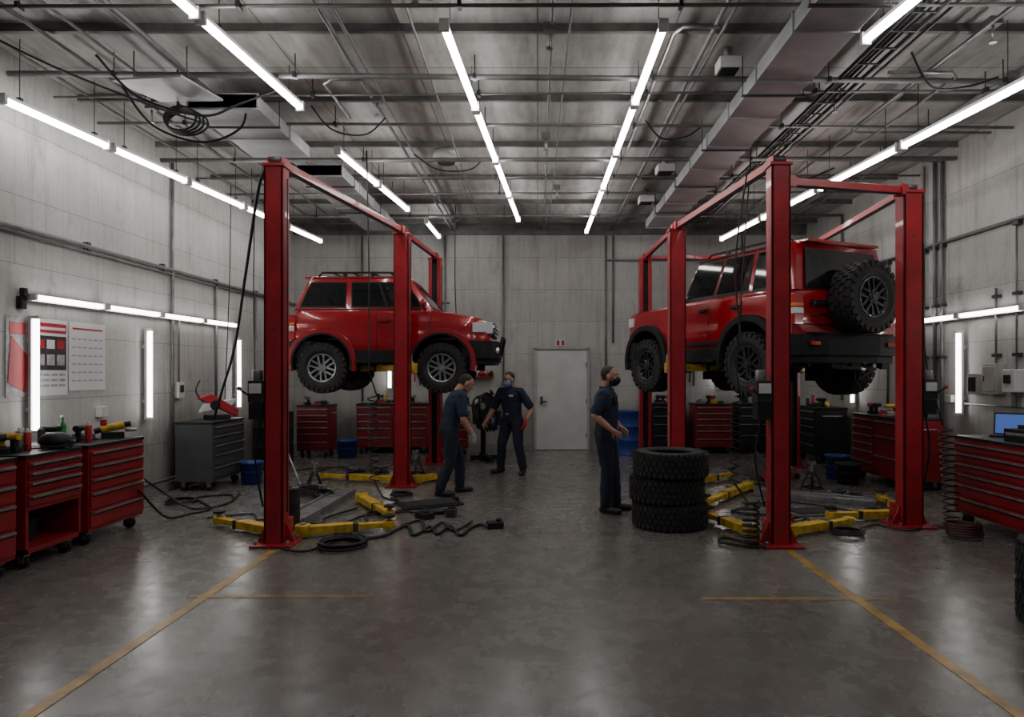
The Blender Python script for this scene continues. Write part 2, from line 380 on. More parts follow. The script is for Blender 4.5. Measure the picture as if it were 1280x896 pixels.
tubes((3.72,YB-.09,1.25),(3.72,YB-.09,1.75),1,TUBEW,wall=wb_,w=.06)
tubes((-3.03,YB-.09,1.25),(-3.03,YB-.09,1.75),1,TUBEW,wall=wb_,w=.06)
# ---------------------------------------------------------------- wheels
def wheel_mesh(R,wd,style=0):
    b=B(); h=wd/2; rr=R*.58
    prof=[(rr,-h*.82),(rr+.03,-h*.98),(R*.82,-h*1.04),(R*.95,-h*.95),(R*.985,-h*.7),(R*.985,h*.7),(R*.95,h*.95),(R*.82,h*1.04),(rr+.03,h*.98),(rr,h*.82),(rr-.01,0)]
    b.lathe(prof,(0,0,0),(0,1,0),RUB,seg=40,loop=True)
    n=26
    for k in range(n):
        for j,y in enumerate((-.72,-.24,.24,.72)):
            b.T=Matrix.Rotation(2*PI*(k+.5*(j%2))/n,4,'Y')
            b.box((R*.997,y*h,0),(R*.055,h*.42,2*PI*R/n*.68),RUB)
        for sgn in(-1,1):
            b.T=Matrix.Rotation(2*PI*(k+.25*sgn)/n,4,'Y'); b.box((R*.93,sgn*h*1.0,0),(R*.14,h*.14,2*PI*R/n*.55),RUB)
    b.T=Matrix()
    b.lathe([(R*.70,-h*1.03),(R*.715,-h*1.06),(R*.73,-h*1.03)],(0,0,0),(0,1,0),RUB,seg=40)
    rimm=M('rim_black',(.03,.03,.032),.38,.4,.1,8) if style else M('alloy_rim',(.36,.36,.37),.3,.85,.1,8)
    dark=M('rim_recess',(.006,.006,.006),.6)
    b.lathe([(rr,-h*.86),(rr-.02,-h*.88),(rr-.035,-h*.6),(rr-.04,h*.8)],(0,0,0),(0,1,0),DSTEEL,seg=36)
    b.lathe([(rr-.0,-h*.9),(rr-.022,-h*.92),(rr-.022,-h*.82),(rr,-h*.8)],(0,0,0),(0,1,0),rimm if not style else DSTEEL,seg=36,loop=True)
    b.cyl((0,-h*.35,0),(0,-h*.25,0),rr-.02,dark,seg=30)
    b.cyl((0,-h*.55,0),(0,-h*.3,0),rr*.6,DGREY,seg=24)
    ns=6
    for k in range(ns):
        b.T=Matrix.Rotation(2*PI*k/ns,4,'Y')
        for o in((-.018,.018) if not style else (-.02,.02)):
            b.loft([[(rr*.15,-h*.80,o*1.6-.012),(rr*.15,-h*.80,o*1.6+.012),(rr*.15,-h*.6,o*1.6+.012),(rr*.15,-h*.6,o*1.6-.012)],
                    [(rr-.015,-h*.86,o*2.2-.014),(rr-.015,-h*.86,o*2.2+.014),(rr-.015,-h*.65,o*2.2+.014),(rr-.015,-h*.65,o*2.2-.014)]],rimm,smooth=False)
        b.cyl((rr*.3,-h*.9,0),(rr*.3,-h*.75,0),.008,CHR,seg=6)
        b.T=Matrix.Rotation(2*PI*(k+.5)/ns,4,'Y'); b.cyl((rr-.012,-h*.95,0),(rr-.012,-h*.88,0),.007,CHR,seg=6)
    b.T=Matrix()
    b.cyl((0,-h*.9,0),(0,-h*.4,0),rr*.24,rimm,seg=20); b.cyl((0,-h*.97,0),(0,-h*.9,0),rr*.13,DSTEEL if style else CHR,seg=16)
    b.cyl((0,-.02,0),(0,h*.9,0),rr*.5,DSTEEL,seg=16)
    return b.mesh('wheel')
# ---------------------------------------------------------------- SUVs
def suv(name,loc,heading,wb,ro,fo,W,H,R,tw,sill,belt,hood,cowl,rf,rr_,rbelt,side_windows,spare,style):
    P=empty(name,loc,heading); w=W/2; xr=-wb/2-ro; xf=wb/2+fo
    ax=(-wb/2,wb/2)
    def tz(x):
        if x<cowl: return belt
        t=(x-cowl)/(xf-cowl); return belt+(hood-belt)*min(1,t*1.3)-.02*t*t
    def sec(x,zb,zt,ww):
        hh=zt-zb
        half=[(0,zb),(.86*ww,zb),(.965*ww,zb+.06),(.995*ww,zb+.2*hh),(ww,zb+.5*hh),(.978*ww,zb+.60*hh),(.99*ww,zb+.68*hh),(.975*ww,zt-.045),(.945*ww,zt-.010),(.86*ww,zt+.004),(.4*ww,zt+.018),(0,zt+.022)]
        return [(x,-y,z) for y,z in half]+[(x,y,z) for y,z in half[-2:0:-1]]
    if style: st=[(xr,sill+.16,belt-.10,.94),(xr+.03,sill+.08,belt-.03,.975),(xr+.12,sill+.02,belt,.99)]
    else: st=[(xr,sill+.20,belt-.20,.90),(xr+.04,sill+.12,belt-.08,.95),(xr+.10,sill+.05,belt-.015,.975),(xr+.2,sill+.02,belt,.99)]
    for x in(-wb/2,-wb/4,0,cowl*.5,cowl): st.append((x,sill,tz(x),1))
    for x in(cowl+.12,wb/2,xf-.3): st.append((x,sill,tz(x),.995))
    if style: st+=[(xf-.14,sill+.03,tz(xf-.14)-.005,.985),(xf-.05,sill+.06,tz(xf)-.03,.95),(xf,sill+.12,tz(xf)-.11,.91)]
    else: st+=[(xf-.16,sill+.03,tz(xf-.14)-.01,.975),(xf-.07,sill+.06,tz(xf)-.045,.93),(xf,sill+.12,tz(xf)-.15,.86)]
    st.sort()
    b=B(); b.loft([sec(x,a,c,w*k) for x,a,c,k in st],CARRED)
    body=b.done('body',parent=None)
    ar=R*1.22; az=R+.07
    cut=[]
    for x in ax:
        for s in(-1,1):
            c=B(); c.cyl((x,s*(w-.36),az),(x,s*(w+.2),az),ar,BLK,seg=40); co=c.done('cut'); cut.append(co)
            m=body.modifiers.new('b','BOOLEAN'); m.operation='DIFFERENCE'; m.solver='EXACT'; m.object=co
    me=evalmesh(body); me.set_sharp_from_angle(angle=math.radians(32))
    body.modifiers.clear(); body.data=me
    for c in cut: bpy.data.objects.remove(c)
    body.parent=P
    gb=.935*w; gt=.81*w; zr=H
    b=B()
    def gs(z,t):
        x0=rbelt+(rr_-rbelt)*t; x1=cowl+(rf-cowl)*t; y=gb+(gt-gb)*t
        return [(x0,-y*.95,z),(x0+.05,-y,z),(x1-.10,-y,z),(x1,-y*.86,z),(x1+.02*(1-t)+.02,0,z),(x1,y*.86,z),(x1-.10,y,z),(x0+.05,y,z),(x0,y*.95,z),(x0-.015,0,z)]
    rings=[gs(belt-.01,0),gs(belt+(zr-belt)*.5,.5),gs(zr-.045,.93)]
    top=gs(zr-.012,1.0); cx=(rf+rr_)/2
    rings.append([(cx+(p[0]-cx)*.985,p[1]*.97,p[2]) for p in top])
    rings.append([(cx+(p[0]-cx)*.93,p[1]*.85,zr+.008) for p in top])
    rings.append([(cx+(p[0]-cx)*.5,p[1]*.4,zr+.022) for p in top])
    b.loft(rings,CARRED); g=b.done('cabin',parent=P); g.data.set_sharp_from_angle(angle=math.radians(42))
    b=B()
    for s in(-1,1):
        t=.93;y0=gb;y1=gb+(gt-gb)*t; zt_=zr-.045
        q=[(rbelt,s*y0,belt),(cowl,s*y0,belt),(rf*t+cowl*(1-t),s*y1,zt_),(rr_*t+rbelt*(1-t),s*y1,zt_)]
        fl=1 if s==-1 else -1
        v0,v1=(.10,.93) if style else (.14,.86)
        for u0,u1 in side_windows: b.patch(q,u0,u1,v0,v1,GLASS,off=.007,flip=fl)
        for u0,u1 in side_windows: b.patch(q,u0-.010,u1+.010,v0-.05,v1+.04,BLK,off=.003,flip=fl)
        b.patch(q,.02,.95,.02,.05,BLK,off=.005,flip=fl)
    t=.93
    xc1=rf*t+cowl*(1-t); yb=gb*.84; yt=(gb+(gt-gb)*t)*.84
    for s in(-1,1):
        q=[(cowl+.038,0,belt),(cowl,s*yb,belt),(xc1,s*yt,zr-.045),(xc1+.022,0,zr-.045)]
        b.patch(q,0,.97,.08,.96,GLASS,off=.008,flip=1 if s==1 else -1)
    x0=rbelt; x1=rr_*t+rbelt*(1-t)
    q=[(x0-.016,-gb*.88,belt),(x0-.016,gb*.88,belt),(x1-.016,yt*1.05,zr-.045),(x1-.016,-yt*1.05,zr-.045)]
    b.patch(q,.05,.95,.03,.90,GLASS,off=.012,flip=-1)
    b.done('windows',parent=P)
    b=B()
    for x in ax:
        for s in(-1,1):
            b.arc(x,az,ar-.015,ar+.075,s*(w-.05),s*(w+.06),-14,194,TRIM if style else CARRED,seg=22)
            if not style: b.arc(x,az,ar-.03,ar+.012,s*(w-.05),s*(w+.064),-14,194,TRIM,seg=22)
            b.arc(x,az,ar-.03,ar-.008,s*(w-.38),s*(w+.04),-14,194,TRIM,seg=22)
            b.box((x,s*(w-.37),az+.05),(ar*1.7,.02,ar*1.4),TRIM)
    def sidepts(x,z0,z1,s,o=.002):
        zz=[];n=8
        for k in range(n+1):
            z=z0+(z1-z0)*k/n; hh=tz(x)-sill; f=(z-sill)/hh
            prof=[(0,.93),(.08,.965),(.2,.995),(.5,1),(.60,.978),(.68,.99),(.93,.975),(1,.945)]
            for a,c in zip(prof[:-1],prof[1:]):
                if a[0]<=f<=c[0]: yy=a[1]+(c[1]-a[1])*(f-a[0])/(c[0]-a[0]); break
            zz.append((x,s*(yy*w+o),z))
        return zz
    doors=[cowl-.04,cowl-.04-.78] if not style else [cowl-.03,cowl-.03-.72,cowl-.03-1.36]
    for s in(-1,1):
        for k,x in enumerate(doors):
            b.tube(sidepts(x,sill+.08,belt-.01,s),.006,BLK,seg=5)
            if k: b.box((x+.11,s*(w*.99+.02),belt-.15),(.13,.03,.03),CARRED if not style else BLK); b.box((x+.11,s*(w*.99+.006),belt-.15),(.15,.012,.05),BLK)
        b.tube([(xx,s*(w*.998),sill+.11) for xx in (doors[-1],doors[0])],.005,BLK,seg=5)
        b.box((0,s*(w+.0),sill+.04),(wb-2*ar-.06,.07,.16),TRIM)
        b.box((0,s*(w+.06),sill-.05),(wb-2*ar-.1,.1,.035),TRIM)
        if style: b.box(((ax[0]+ax[1])/2,s*(w+.015),sill+.19),(wb-2*ar-.1,.02,.05),TRIM)
        b.box((xr+.19,s*(w-.01),sill+.14),(.22,.05,.2),TRIM); b.box((xf-.26,s*(w-.01),sill+.14),(.16,.05,.2),TRIM)
        b.ell((cowl-.12,s*(w+.09),belt+.09),(.05,.085,.075),BLK if style else CARRED); b.cyl((cowl-.12,s*w*.9,belt+.02),(cowl-.12,s*(w+.06),belt+.06),.02,BLK)
        y=s*gt*.86
        b.tube([(rr_+.1,y,zr+.0),(rr_+.16,y,zr+.06),(rf-.2,y,zr+.06),(rf-.12,y,zr+.0)],.016,BLK if not style else DGREY,seg=8)
        for xx in(rr_+.5,rf-.55): b.box((xx,y,zr+.03),(.06,.03,.06),BLK)
        b.tube([(rr_+.02,s*(gt*1.005),zr-.03),(rf,s*(gt*1.005),zr-.03)],.008,BLK,seg=5)
    if not style:
        for x in(rr_+.3,rr_+.6,rr_+.9,rf-.3):
            b.box((x,0,zr+.065),(.04,gt*1.75,.02),BLK)
    b.tube([(cowl+.05,-w*.8,belt+.012),(cowl+.08,0,belt+.03),(cowl+.05,w*.8,belt+.012)],.008,BLK,seg=5)
    for s in(-1,1): b.tube([(cowl+.06,s*.1+.1,belt+.03),(cowl-.03,s*.1-.15,belt+.13)],.006,BLK,seg=5)
    b.done('trim',parent=P,bevel=.004)
    b=B()
    hz=tz(xf)-.15
    out=[(xf-.38,w+.05),(xf-.12,w*1.03),(xf+.03,w*.9),(xf+.10,w*.6),(xf+.12,0),(xf+.10,-w*.6),(xf+.03,-w*.9),(xf-.12,-w*1.03),(xf-.38,-w-.05)]
    inn=[(x-.10,y*.85) for x,y in out]
    b.strip(out,inn,sill+.0,sill+.26,TRIM)
    b.strip([(x-.04,y*.96) for x,y in out],inn,sill-.09,sill+.0,TRIM)
    b.box((xf-.0,0,hz-.02),(.06,w*.95,.2),BLK)
    for k in range(3): b.box((xf+.03,0,hz-.08+k*.06),(.03,w*.9,.022),CHR)
    b.box((xf+.035,0,hz+.08),(.03,w*1.0,.025),CHR)
    for s in(-1,1):
        b.box((xf-.055,s*w*.72,hz-.0),(.14,w*.36,.17),LAMP,rot=-s*.16)
        b.box((xf-.16,s*w*.93,hz-.0),(.20,w*.10,.14),LAMP,rot=-s*.2)
        b.cyl((xf+.0,s*w*.68,hz),(xf+.035,s*w*.66,hz),.055,CHR,seg=16)
        b.box((xf-.20,s*(w*.975),hz),(.06,.02,.1),AMB,rot=-s*.2)
        b.cyl((xf+.04,s*w*.66,sill+.12),(xf+.115,s*w*.64,sill+.12),.045,LAMP,seg=14)
        b.box((xf+.05,s*.16,sill-.03),(.12,.05,.06),DSTEEL)
    if not style:
        b.tube([(xf+.1,-.35,sill+.05),(xf+.16,-.33,sill+.32),(xf+.16,.33,sill+.32),(xf+.1,.35,sill+.05)],.025,BLK,seg=8)
    out=[(xr+.34,w+.04),(xr+.06,w*1.02),(xr-.06,w*.92),(xr-.12,w*.5),(xr-.12,-w*.5),(xr-.06,-w*.92),(xr+.06,-w*1.02),(xr+.34,-w-.04)]
    inn=[(x+.10,y*.85) for x,y in out]
    b.strip(out,inn,sill+.0,sill+.25,TRIM); b.strip([(x+.03,y*.96) for x,y in out],inn,sill-.09,sill+.0,TRIM)
    b.box((xr-.06,0,sill+.26),(.15,w*1.5,.02),TRIM)
    for s in(-1,1):
        b.box((xr+.03,s*w*.915,belt-.25),(.13,.14,.36),TAIL); b.box((xr+.025,s*w*.92,belt-.27),(.135,.142,.07),LAMP); b.box((xr+.025,s*w*.92,belt-.20),(.135,.142,.04),AMB)
        b.box((xr-.115,s*w*.72,sill+.14),(.03,.14,.05),TAIL)
    b.box((xr-.005,-.02,belt-.42),(.03,w*1.7,.012),BLK)
    b.box((xr-.01,w*.48,belt-.17),(.03,.36,.08),BLK); b.box((xr-.02,w*.48,belt-.17),(.03,.26,.035),CHR)
    b.box((xr-.012,w*.5,belt-.30),(.02,.26,.025),CHR)
    b.box((rr_-.03,0,zr-.01),(.16,w*1.35,.03),CARRED)
    b.done('bumpers_and_lamps',parent=P,bevel=.012)
    b=B()
    b.box((0,0,sill-.01),(wb+ro+fo-.5,W*.48,.12),DGREY)
    for s in(-1,1): b.box((0,s*W*.21,sill-.08),(wb+ro+fo-.35,.07,.1),DSTEEL)
    for x in ax:
        b.cyl((x,-w+.2,R),(x,w-.2,R),.045,DSTEEL,seg=12); b.ell((x,.12,R),(.13,.13,.12),DSTEEL)
        for s in(-1,1):
            b.tube([(x+.09+.05*math.cos(t),s*W*.26+.05*math.sin(t),R+.02+t*.0105) for t in [k*PI/5 for k in range(0,65)]],.009,DSTEEL,seg=5)
            b.cyl((x-.1,s*W*.27,R-.03),(x-.05,s*W*.25,sill+.1),.028,STEEL if style else YEL,seg=10)
            b.tube([(x,s*W*.25,R-.04),(x+(-.5 if x>0 else .5),s*W*.22,sill-.08)],.025,DSTEEL,seg=8)
    b.cyl((-wb/2,.1,R+.02),(wb*.1,.05,sill-.05),.03,STEEL,seg=10)
    b.tube(smoothpath([(wb*.3,-.2,sill-.1),(-wb*.2,-.25,sill-.12),(-wb/2-.05,-.3,sill+.02),(xr+.1,-.42,sill-.12),(xr-.06,-.42,sill-.12)]),.03,STEEL,seg=10)
    b.cyl((xr+.12,-.45,sill-.1),(xr+.5,-.38,sill-.08),.08,STEEL,seg=14)
    b.box((-wb*.12,.22,sill-.1),(.6,.35,.14),BLK)
    b.done('chassis',parent=P)
    wm=wheel_mesh(R,tw,style)
    for x in ax:
        for s in(-1,1):
            o=bpy.data.objects.new('wheel',wm); S.collection.objects.link(o); o.parent=P; o.location=(x,s*(w-tw/2+.035),R); o.rotation_euler=(0,.4,0 if s<0 else PI)
    if spare:
        o=bpy.data.objects.new('spare_wheel',wm); S.collection.objects.link(o); o.parent=P; o.location=(xr-.02-tw*.62,-w*.06,belt-.10); o.rotation_euler=(0,.3,-PI/2); o.scale=(1.06,1,1.06)
        b=B(); b.box((xr-.06,-w*.06,belt-.12),(.16,.2,.2),BLK); b.done('spare_bracket',parent=P)
    return P
suv('suv_car',(-2.26,10.7,1.3),0,1.73,.50,.70,1.66,1.72,.36,.27,.50,1.20,1.12,.74,.36,-1.10,-1.32,[(.05,.37),(.43,.67),(.69,.93)],False,0)
fw=V((-.43,.9)).normalized(); rt=V((fw.y,-fw.x))
hd=math.atan2(fw.y,fw.x)
Wc=1.8
rearL=V((2.76,8.62)); c2=rearL+fw*1.1+rt*(Wc/2-.12)
suv('suv_car',(c2.x,c2.y,1.3),hd,2.2,.72,.64,Wc,1.89,.40,.30,.50,1.29,1.26,.42,.12,-1.68,-1.78,[(.04,.30),(.35,.62),(.655,.93)],True,1)
# ---------------------------------------------------------------- lift posts
def post(x,y,h,face,carr=None,unit=None,w=.21,d=.2):
    b=B()
    b.box((0,-face*(d/2-.012),h/2),(w,.024,h),RED)
    for s in(-1,1):
        b.box((s*(w/2-.01),0,h/2),(.02,d,h),RED); b.box((s*(w/2-.035),face*(d/2-.01),h/2),(.05,.02,h),RED)
    b.box((0,0,h/2),(w*.5,d*.5,h-.1),DGREY)
    b.box((0,0,.012),(w+.2,d+.18,.024),RED)
    for sx in(-1,1):
        for sy in(-1,1): b.cyl((sx*(w/2+.06),sy*(d/2+.04),.02),(sx*(w/2+.06),sy*(d/2+.04),.06),.016,STEEL,seg=6)
        b.loft([[(sx*w/2,-.01,.02),(sx*(w/2+.09),-.01,.02),(sx*w/2,-.01,.22)],[(sx*w/2,.01,.02),(sx*(w/2+.09),.01,.02),(sx*w/2,.01,.22)]],RED,smooth=False)
    b.box((0,0,h+.01),(w+.03,d+.03,.03),RED); b.cyl((-.05,0,h+.06),(.05,0,h+.06),.045,DSTEEL,seg=18); 
    for s in(-1,1): b.box((s*.06,0,h+.05),(.012,.09,.09),RED)
    for z in(.5,1.0,2.0,3.0): b.cyl((0,-face*(d/2+.006),z),(0,-face*(d/2-.01),z),.012,DSTEEL,seg=8)
    b.tube([(w/2+.014,0,.3),(w/2+.014,0,h-.1)],.008,BLK,seg=5)
    if carr is not None:
        b.box((0,face*(d/2-.0),carr),(w*.55,.14,.5),RED); b.box((0,face*(d/2+.06),carr-.16),(w*.95,.12,.16),YEL)
        for s in(-1,1): b.cyl((s*w*.35,face*(d/2+.08),carr-.28),(s*w*.35,face*(d/2+.08),carr-.04),.03,STEEL,seg=12)
    else:
        b.box((0,face*(d/2+.05),.14),(w*1.05,.12,.16),RED)
    if unit:
        s=unit
        b.box((s*(w/2+.07),-.02,1.42),(.14,.16,.2),DGREY); b.box((s*(w/2+.07),-.105,1.45),(.11,.02,.09),WHT); b.cyl((s*(w/2+.08),-.02,1.52),(s*(w/2+.08),-.02,1.62),.05,STEEL,seg=16)
        b.box((s*(w/2+.07),-.02,1.24),(.13,.15,.15),BLK); b.cyl((s*(w/2+.12),-.1,1.38),(s*(w/2+.19),-.14,1.44),.01,BLK,seg=8); b.ell((s*(w/2+.2),-.14,1.45),(.02,.02,.02),PRED)
        b.tube(smoothpath([(s*(w/2+.06),0,1.2),(s*(w/2+.12),.02,.8),(s*(w/2+.04),0,.35)]),.01,BLK,seg=6)
    return b.done('lift_post',loc=(x,y,0),bevel=.005)
def lb(p,q,sz=.075):
    b=B(); p=V(p);q=V(q);d=q-p; a=math.atan2(d.y,d.x); e=-math.asin(d.z/d.length)
    b.box((p+q)/2,(d.length,sz,sz*1.0),RED,rot=(0,e,a)); 
    b.box((p+q)/2+V((0,0,-sz*.55)),(d.length,sz*.5,.015),DGREY,rot=(0,e,a))
    for t in(.015,.985): b.box(p.lerp(q,t),(.1,.11,.11),RED,rot=(0,0,a))
    return b.done('lift_crossbeam',bevel=.004)
PL=[(-2.43,6.33,3.5),(-1.9,9.56,3.52),(-1.79,11.9,3.56)]
post(*PL[0],1,unit=-1,w=.175,d=.16); post(*PL[1],1,carr=1.9); post(*PL[2],-1,carr=1.9)
lb((-2.43,6.4,3.56),(-1.9,9.5,3.58)); lb((-1.9,9.6,3.58),(-1.79,11.85,3.62),.065)
PR=[(2.23,6.3,3.5),(1.88,9.2,3.5),(1.95,12.35,3.62),(3.87,7.08,3.45),(4.3,11.5,3.5)]
post(*PR[0],1,unit=-1,w=.175,d=.16); post(*PR[1],1,carr=1.88); post(*PR[2],-1,carr=1.88); post(*PR[3],1,unit=1,w=.2,d=.18); post(*PR[4],-1,carr=1.88)
lb((2.23,6.35,3.56),(1.88,9.15,3.56)); lb((1.88,9.25,3.56),(1.95,12.3,3.68),.065); lb((2.33,6.36,3.38),(3.78,7.04,3.48),.07); lb((3.87,7.15,3.5),(4.3,11.4,3.55),.07)
lb((2.0,12.35,3.68),(4.25,11.55,3.55),.065)
# ---------------------------------------------------------------- arms
def arm(p,q,name='lift_arm',w=.12,h=.08,parent=None,pad=True,padh=.06):
    p=V(p);q=V(q);b=B();d=q-p;a=math.atan2(d.y,d.x)
    b.box(p.lerp(q,.32),(d.length*.64,w,h),YEL,rot=a); b.box(p.lerp(q,.75),(d.length*.46,w*.7,h*.68),YEL,rot=a)
    b.box(p.lerp(q,.60),(.05,w*1.12,h*1.1),DSTEEL,rot=a)
    b.cyl(p+V((0,0,-h*.7)),p+V((0,0,h*.7)),w*.62,YEL,seg=18); b.cyl(p+V((0,0,-h*.8)),p+V((0,0,h*.95)),w*.25,STEEL,seg=12)
    b.cyl(q+V((0,0,-h*.5)),q+V((0,0,h*.45)),w*.5,YEL,seg=18)
    if pad: b.cyl(q+V((0,0,h*.4)),q+V((0,0,h*.45+padh)),w*.2,STEEL,seg=12); b.cyl(q+V((0,0,h*.45+padh*.6)),q+V((0,0,h*.45+padh)),w*.52,BLK,seg=18)
    return b.done(name,bevel=.006)
z=.07
arm((-2.58,6.6,z),(-3.3,7.05,z)); arm((-2.27,6.58,z),(-1.5,6.85,z)); arm((-2.15,8.3,z),(-1.6,7.35,z)); arm((-2.08,9.75,z),(-3.2,10.1,z)); arm((-1.72,9.75,z),(-1.35,10.2,z),pad=False)
arm((2.05,6.6,z),(1.84,7.3,z)); arm((2.45,6.6,z),(3.2,7.0,z),pad=False); arm((3.9,7.36,z),(3.15,7.3,z)); arm((2.85,9.2,z),(1.98,8.0,z)); arm((2.1,9.5,z),(2.9,10.2,z)); arm((4.05,7.42,z),(4.2,8.3,z))
zz=1.66
for p,q in(((-1.98,9.83,zz),(-2.6,10.25,zz)),((-1.82,9.83,zz),(-1.8,10.3,zz)),((-1.87,11.65,zz),(-2.6,11.1,zz)),((-1.71,11.65,zz),(-1.8,11.1,zz)),
           ((1.95,9.45,zz),(2.62,9.45,zz)),((1.85,9.45,zz),(2.2,10.5,zz)),((2.05,12.1,zz),(2.45,11.2,zz)),((4.22,11.25,zz),(3.35,10.9,zz)),((4.38,11.25,zz),(3.75,10.1,zz))):
    arm(p,q,padh=.075,w=.14,h=.1)
def plate(c,sz,rz,mat=STEEL,name='steel_ramp'):
    b=B(); b.box((0,0,sz[2]/2),sz,mat)
    for s in(-1,1): b.box((0,s*(sz[1]/2-.015),sz[2]+.01),(sz[0],.03,.03),mat)
    n=int(sz[0]/.12)
    for k in range(n): b.box((-sz[0]/2+.06+k*.12,0,sz[2]+.003),(.02,sz[1]*.8,.008),mat)
    return b.done(name,loc=(c[0],c[1],0),rz=rz,bevel=.004)
plate((-2.55,8.0),(1.8,.28,.05),1.42+.12); plate((3.45,8.5),(1.4,.28,.05),2.6)
b=B(); b.box((0,0,.012),(.72,.42,.024),BLK); b.box((0,0,.03),(.62,.34,.014),DGREY); b.box((.33,0,.05),(.04,.14,.05),BLK); b.done('creeper_board',loc=(-1.3,8.2,0),rz=.5,bevel=.008)
b=B(); b.box((0,0,.012),(.55,.36,.024),STEEL); b.box((0,0,.03),(.46,.28,.012),DGREY); b.box((.25,0,.04),(.04,.2,.04),DSTEEL); b.done('drip_tray',loc=(3.1,7.72,0),rz=.2,bevel=.005)
def jackstand(x,y,rz=0,mat=BLK):
    b=B()
    for sx in(-1,1):
        for sy in(-1,1): b.cyl((sx*.1,sy*.1,0),(sx*.025,sy*.025,.24),.012,mat,seg=6)
    for s in(-1,1): b.box((0,s*.09,.03),(.2,.015,.02),mat); b.box((s*.09,0,.03),(.015,.2,.02),mat)
    b.cyl((0,0,.18),(0,0,.34),.022,STEEL,seg=10); b.box((0,0,.35),(.09,.05,.025),STEEL); b.box((.04,0,.37),(.015,.05,.03),STEEL); b.box((-.04,0,.37),(.015,.05,.03),STEEL); b.cyl((0,0,.22),(.12,0,.26),.008,mat,seg=6)
    b.done('jack_stand',loc=(x,y,0),rz=rz,bevel=.002)
jackstand(3.75,9.3,.3,BLK); jackstand(-1.9,10.6,1.,BLK); jackstand(-3.05,9.3,.5,BLK)
# low trolley jack
def trolley(x,y,rz,mat):
    b=B()
    for s in(-1,1): b.box((0,s*.09,.07),(.6,.015,.07),mat); 
    b.box((-.22,0,.08),(.16,.18,.09),mat); b.box((.06,0,.12),(.36,.05,.04),mat,rot=(0,-.15,0)); b.cyl((.24,0,.13),(.24,0,.18),.05,STEEL,seg=14)
    for px,r in((-.27,.035),(.26,.045)):
        for s in(-1,1): b.cyl((px,s*.08,r),(px,s*.13,r),r,BLK,seg=14)
    b.cyl((-.28,0,.12),(-.62,0,.55),.013,STEEL,seg=8); b.cyl((-.58,0,.5),(-.66,0,.6),.018,BLK,seg=8)
    b.done('trolley_jack',loc=(x,y,0),rz=rz,bevel=.004)
trolley(-2.9,8.75,-.7,DGREY); trolley(3.6,10.1,.6,PRED)
# ---------------------------------------------------------------- hoses
def hose(name,pts,r=.014,mat=BLK,n=8):
    b=B(); b.tube(smoothpath(pts,n),r,mat,seg=7); return b.done(name)
def coil(c0,c1,R,turns,r=.009,mat=BLK,name='coiled_air_hose',lead=None):
    b=B(); c0=V(c0);c1=V(c1); pts=[]
    N=int(turns*12)
    for k in range(N+1):
        t=k/N; a=2*PI*turns*t; p=c0.lerp(c1,t); pts.append(p+V((R*math.cos(a),R*math.sin(a),0)))
    if lead: pts=[V(p) for p in lead]+pts
    b.tube(pts,r,mat,seg=6); return b.done(name)
HR=M('hose_dark_red',(.045,.010,.009),.5)
coil((-2.13,8.75,1.3),(-2.1,8.75,.2),.06,13,lead=[(-2.2,8.75,4.45),(-2.17,8.75,3.),(-2.17,8.75,1.6)])
coil((2.42,8.3,1.25),(2.4,8.3,.25),.055,10,lead=[(2.6,8.3,4.2),(2.5,8.3,2.8),(2.43,8.3,1.6)])
coil((4.2,7.0,1.0),(4.24,6.95,.05),.07,15,mat=HR)
coil((4.12,6.55,.03),(4.12,6.6,.14),.15,5,r=.014,mat=HR)
coil((1.95,6.22,.02),(1.96,6.25,.42),.07,8,r=.012)
def floorcoil(x,y,R,n=60,r=.014,mat=BLK):
    b=B(); hp=[]
    for k in range(n):
        a=k*.45; q=R*(1+.1*math.sin(a*.3)); hp.append((x+q*math.cos(a),y+q*math.sin(a),.018+.0009*k))
    b.tube(hp,r,mat,seg=7); b.done('coiled_cable')
floorcoil(-1.78,6.2,.2); floorcoil(3.05,8.25-1.55,.14,40,.011); floorcoil(-4.35,8.3,.16,40,.011); floorcoil(-1.75,8.75,.13,40,.010)
hose('air_hose',[(-1.78,6.42,.02),(-1.5,6.55,.02),(-1.35,7.0,.02),(-1.2,6.6,.02),(-1.1,6.95,.02),(-.98,6.65,.02),(-.9,6.98,.02),(-.75,6.6,.02),(-.68,6.9,.02),(-.6,7.05,.02),(-.52,6.95,.03)],.016)
hose('air_hose',[(-1.4,7.0,.02),(-1.25,7.25,.02),(-1.1,6.75,.02),(-1.0,7.15,.02),(-.85,6.8,.02),(-.75,6.98,.02),(-.7,7.2,.02)],.014)
hose('air_hose',[(-2.1,8.75,.2),(-1.95,8.6,.02),(-1.7,8.3,.02),(-1.9,7.6,.02),(-1.75,7.0,.02),(-2.0,6.7,.02),(-1.6,6.4,.02)],.013)
hose('air_hose',[(-2.9,7.2,.02),(-2.1,7.1,.02),(-1.9,7.5,.02),(-1.5,7.7,.02),(-1.2,7.5,.02)],.012)
hose('air_hose',[(-2.3,6.1,.02),(-2.05,6.0,.02),(-1.9,6.4,.02),(-2.05,6.9,.02),(-2.3,7.3,.02),(-2.1,7.9,.02)],.012)
hose('air_hose',[(-1.2,8.6,.02),(-.95,8.3,.02),(-1.1,7.8,.02),(-1.45,7.95,.02),(-1.6,7.7,.02)],.010)
hose('air_hose',[(2.4,8.3,.25),(2.5,8.1,.02),(2.2,7.7,.02),(2.6,7.5,.02),(2.9,7.3,.02),(2.6,6.9,.02),(2.2,6.75,.02)],.013)
hose('air_hose',[(2.55,8.0,.02),(2.9,8.35,.02),(3.3,8.1,.02),(3.6,7.75,.02),(3.9,7.9,.02),(4.1,7.6,.02)],.012)
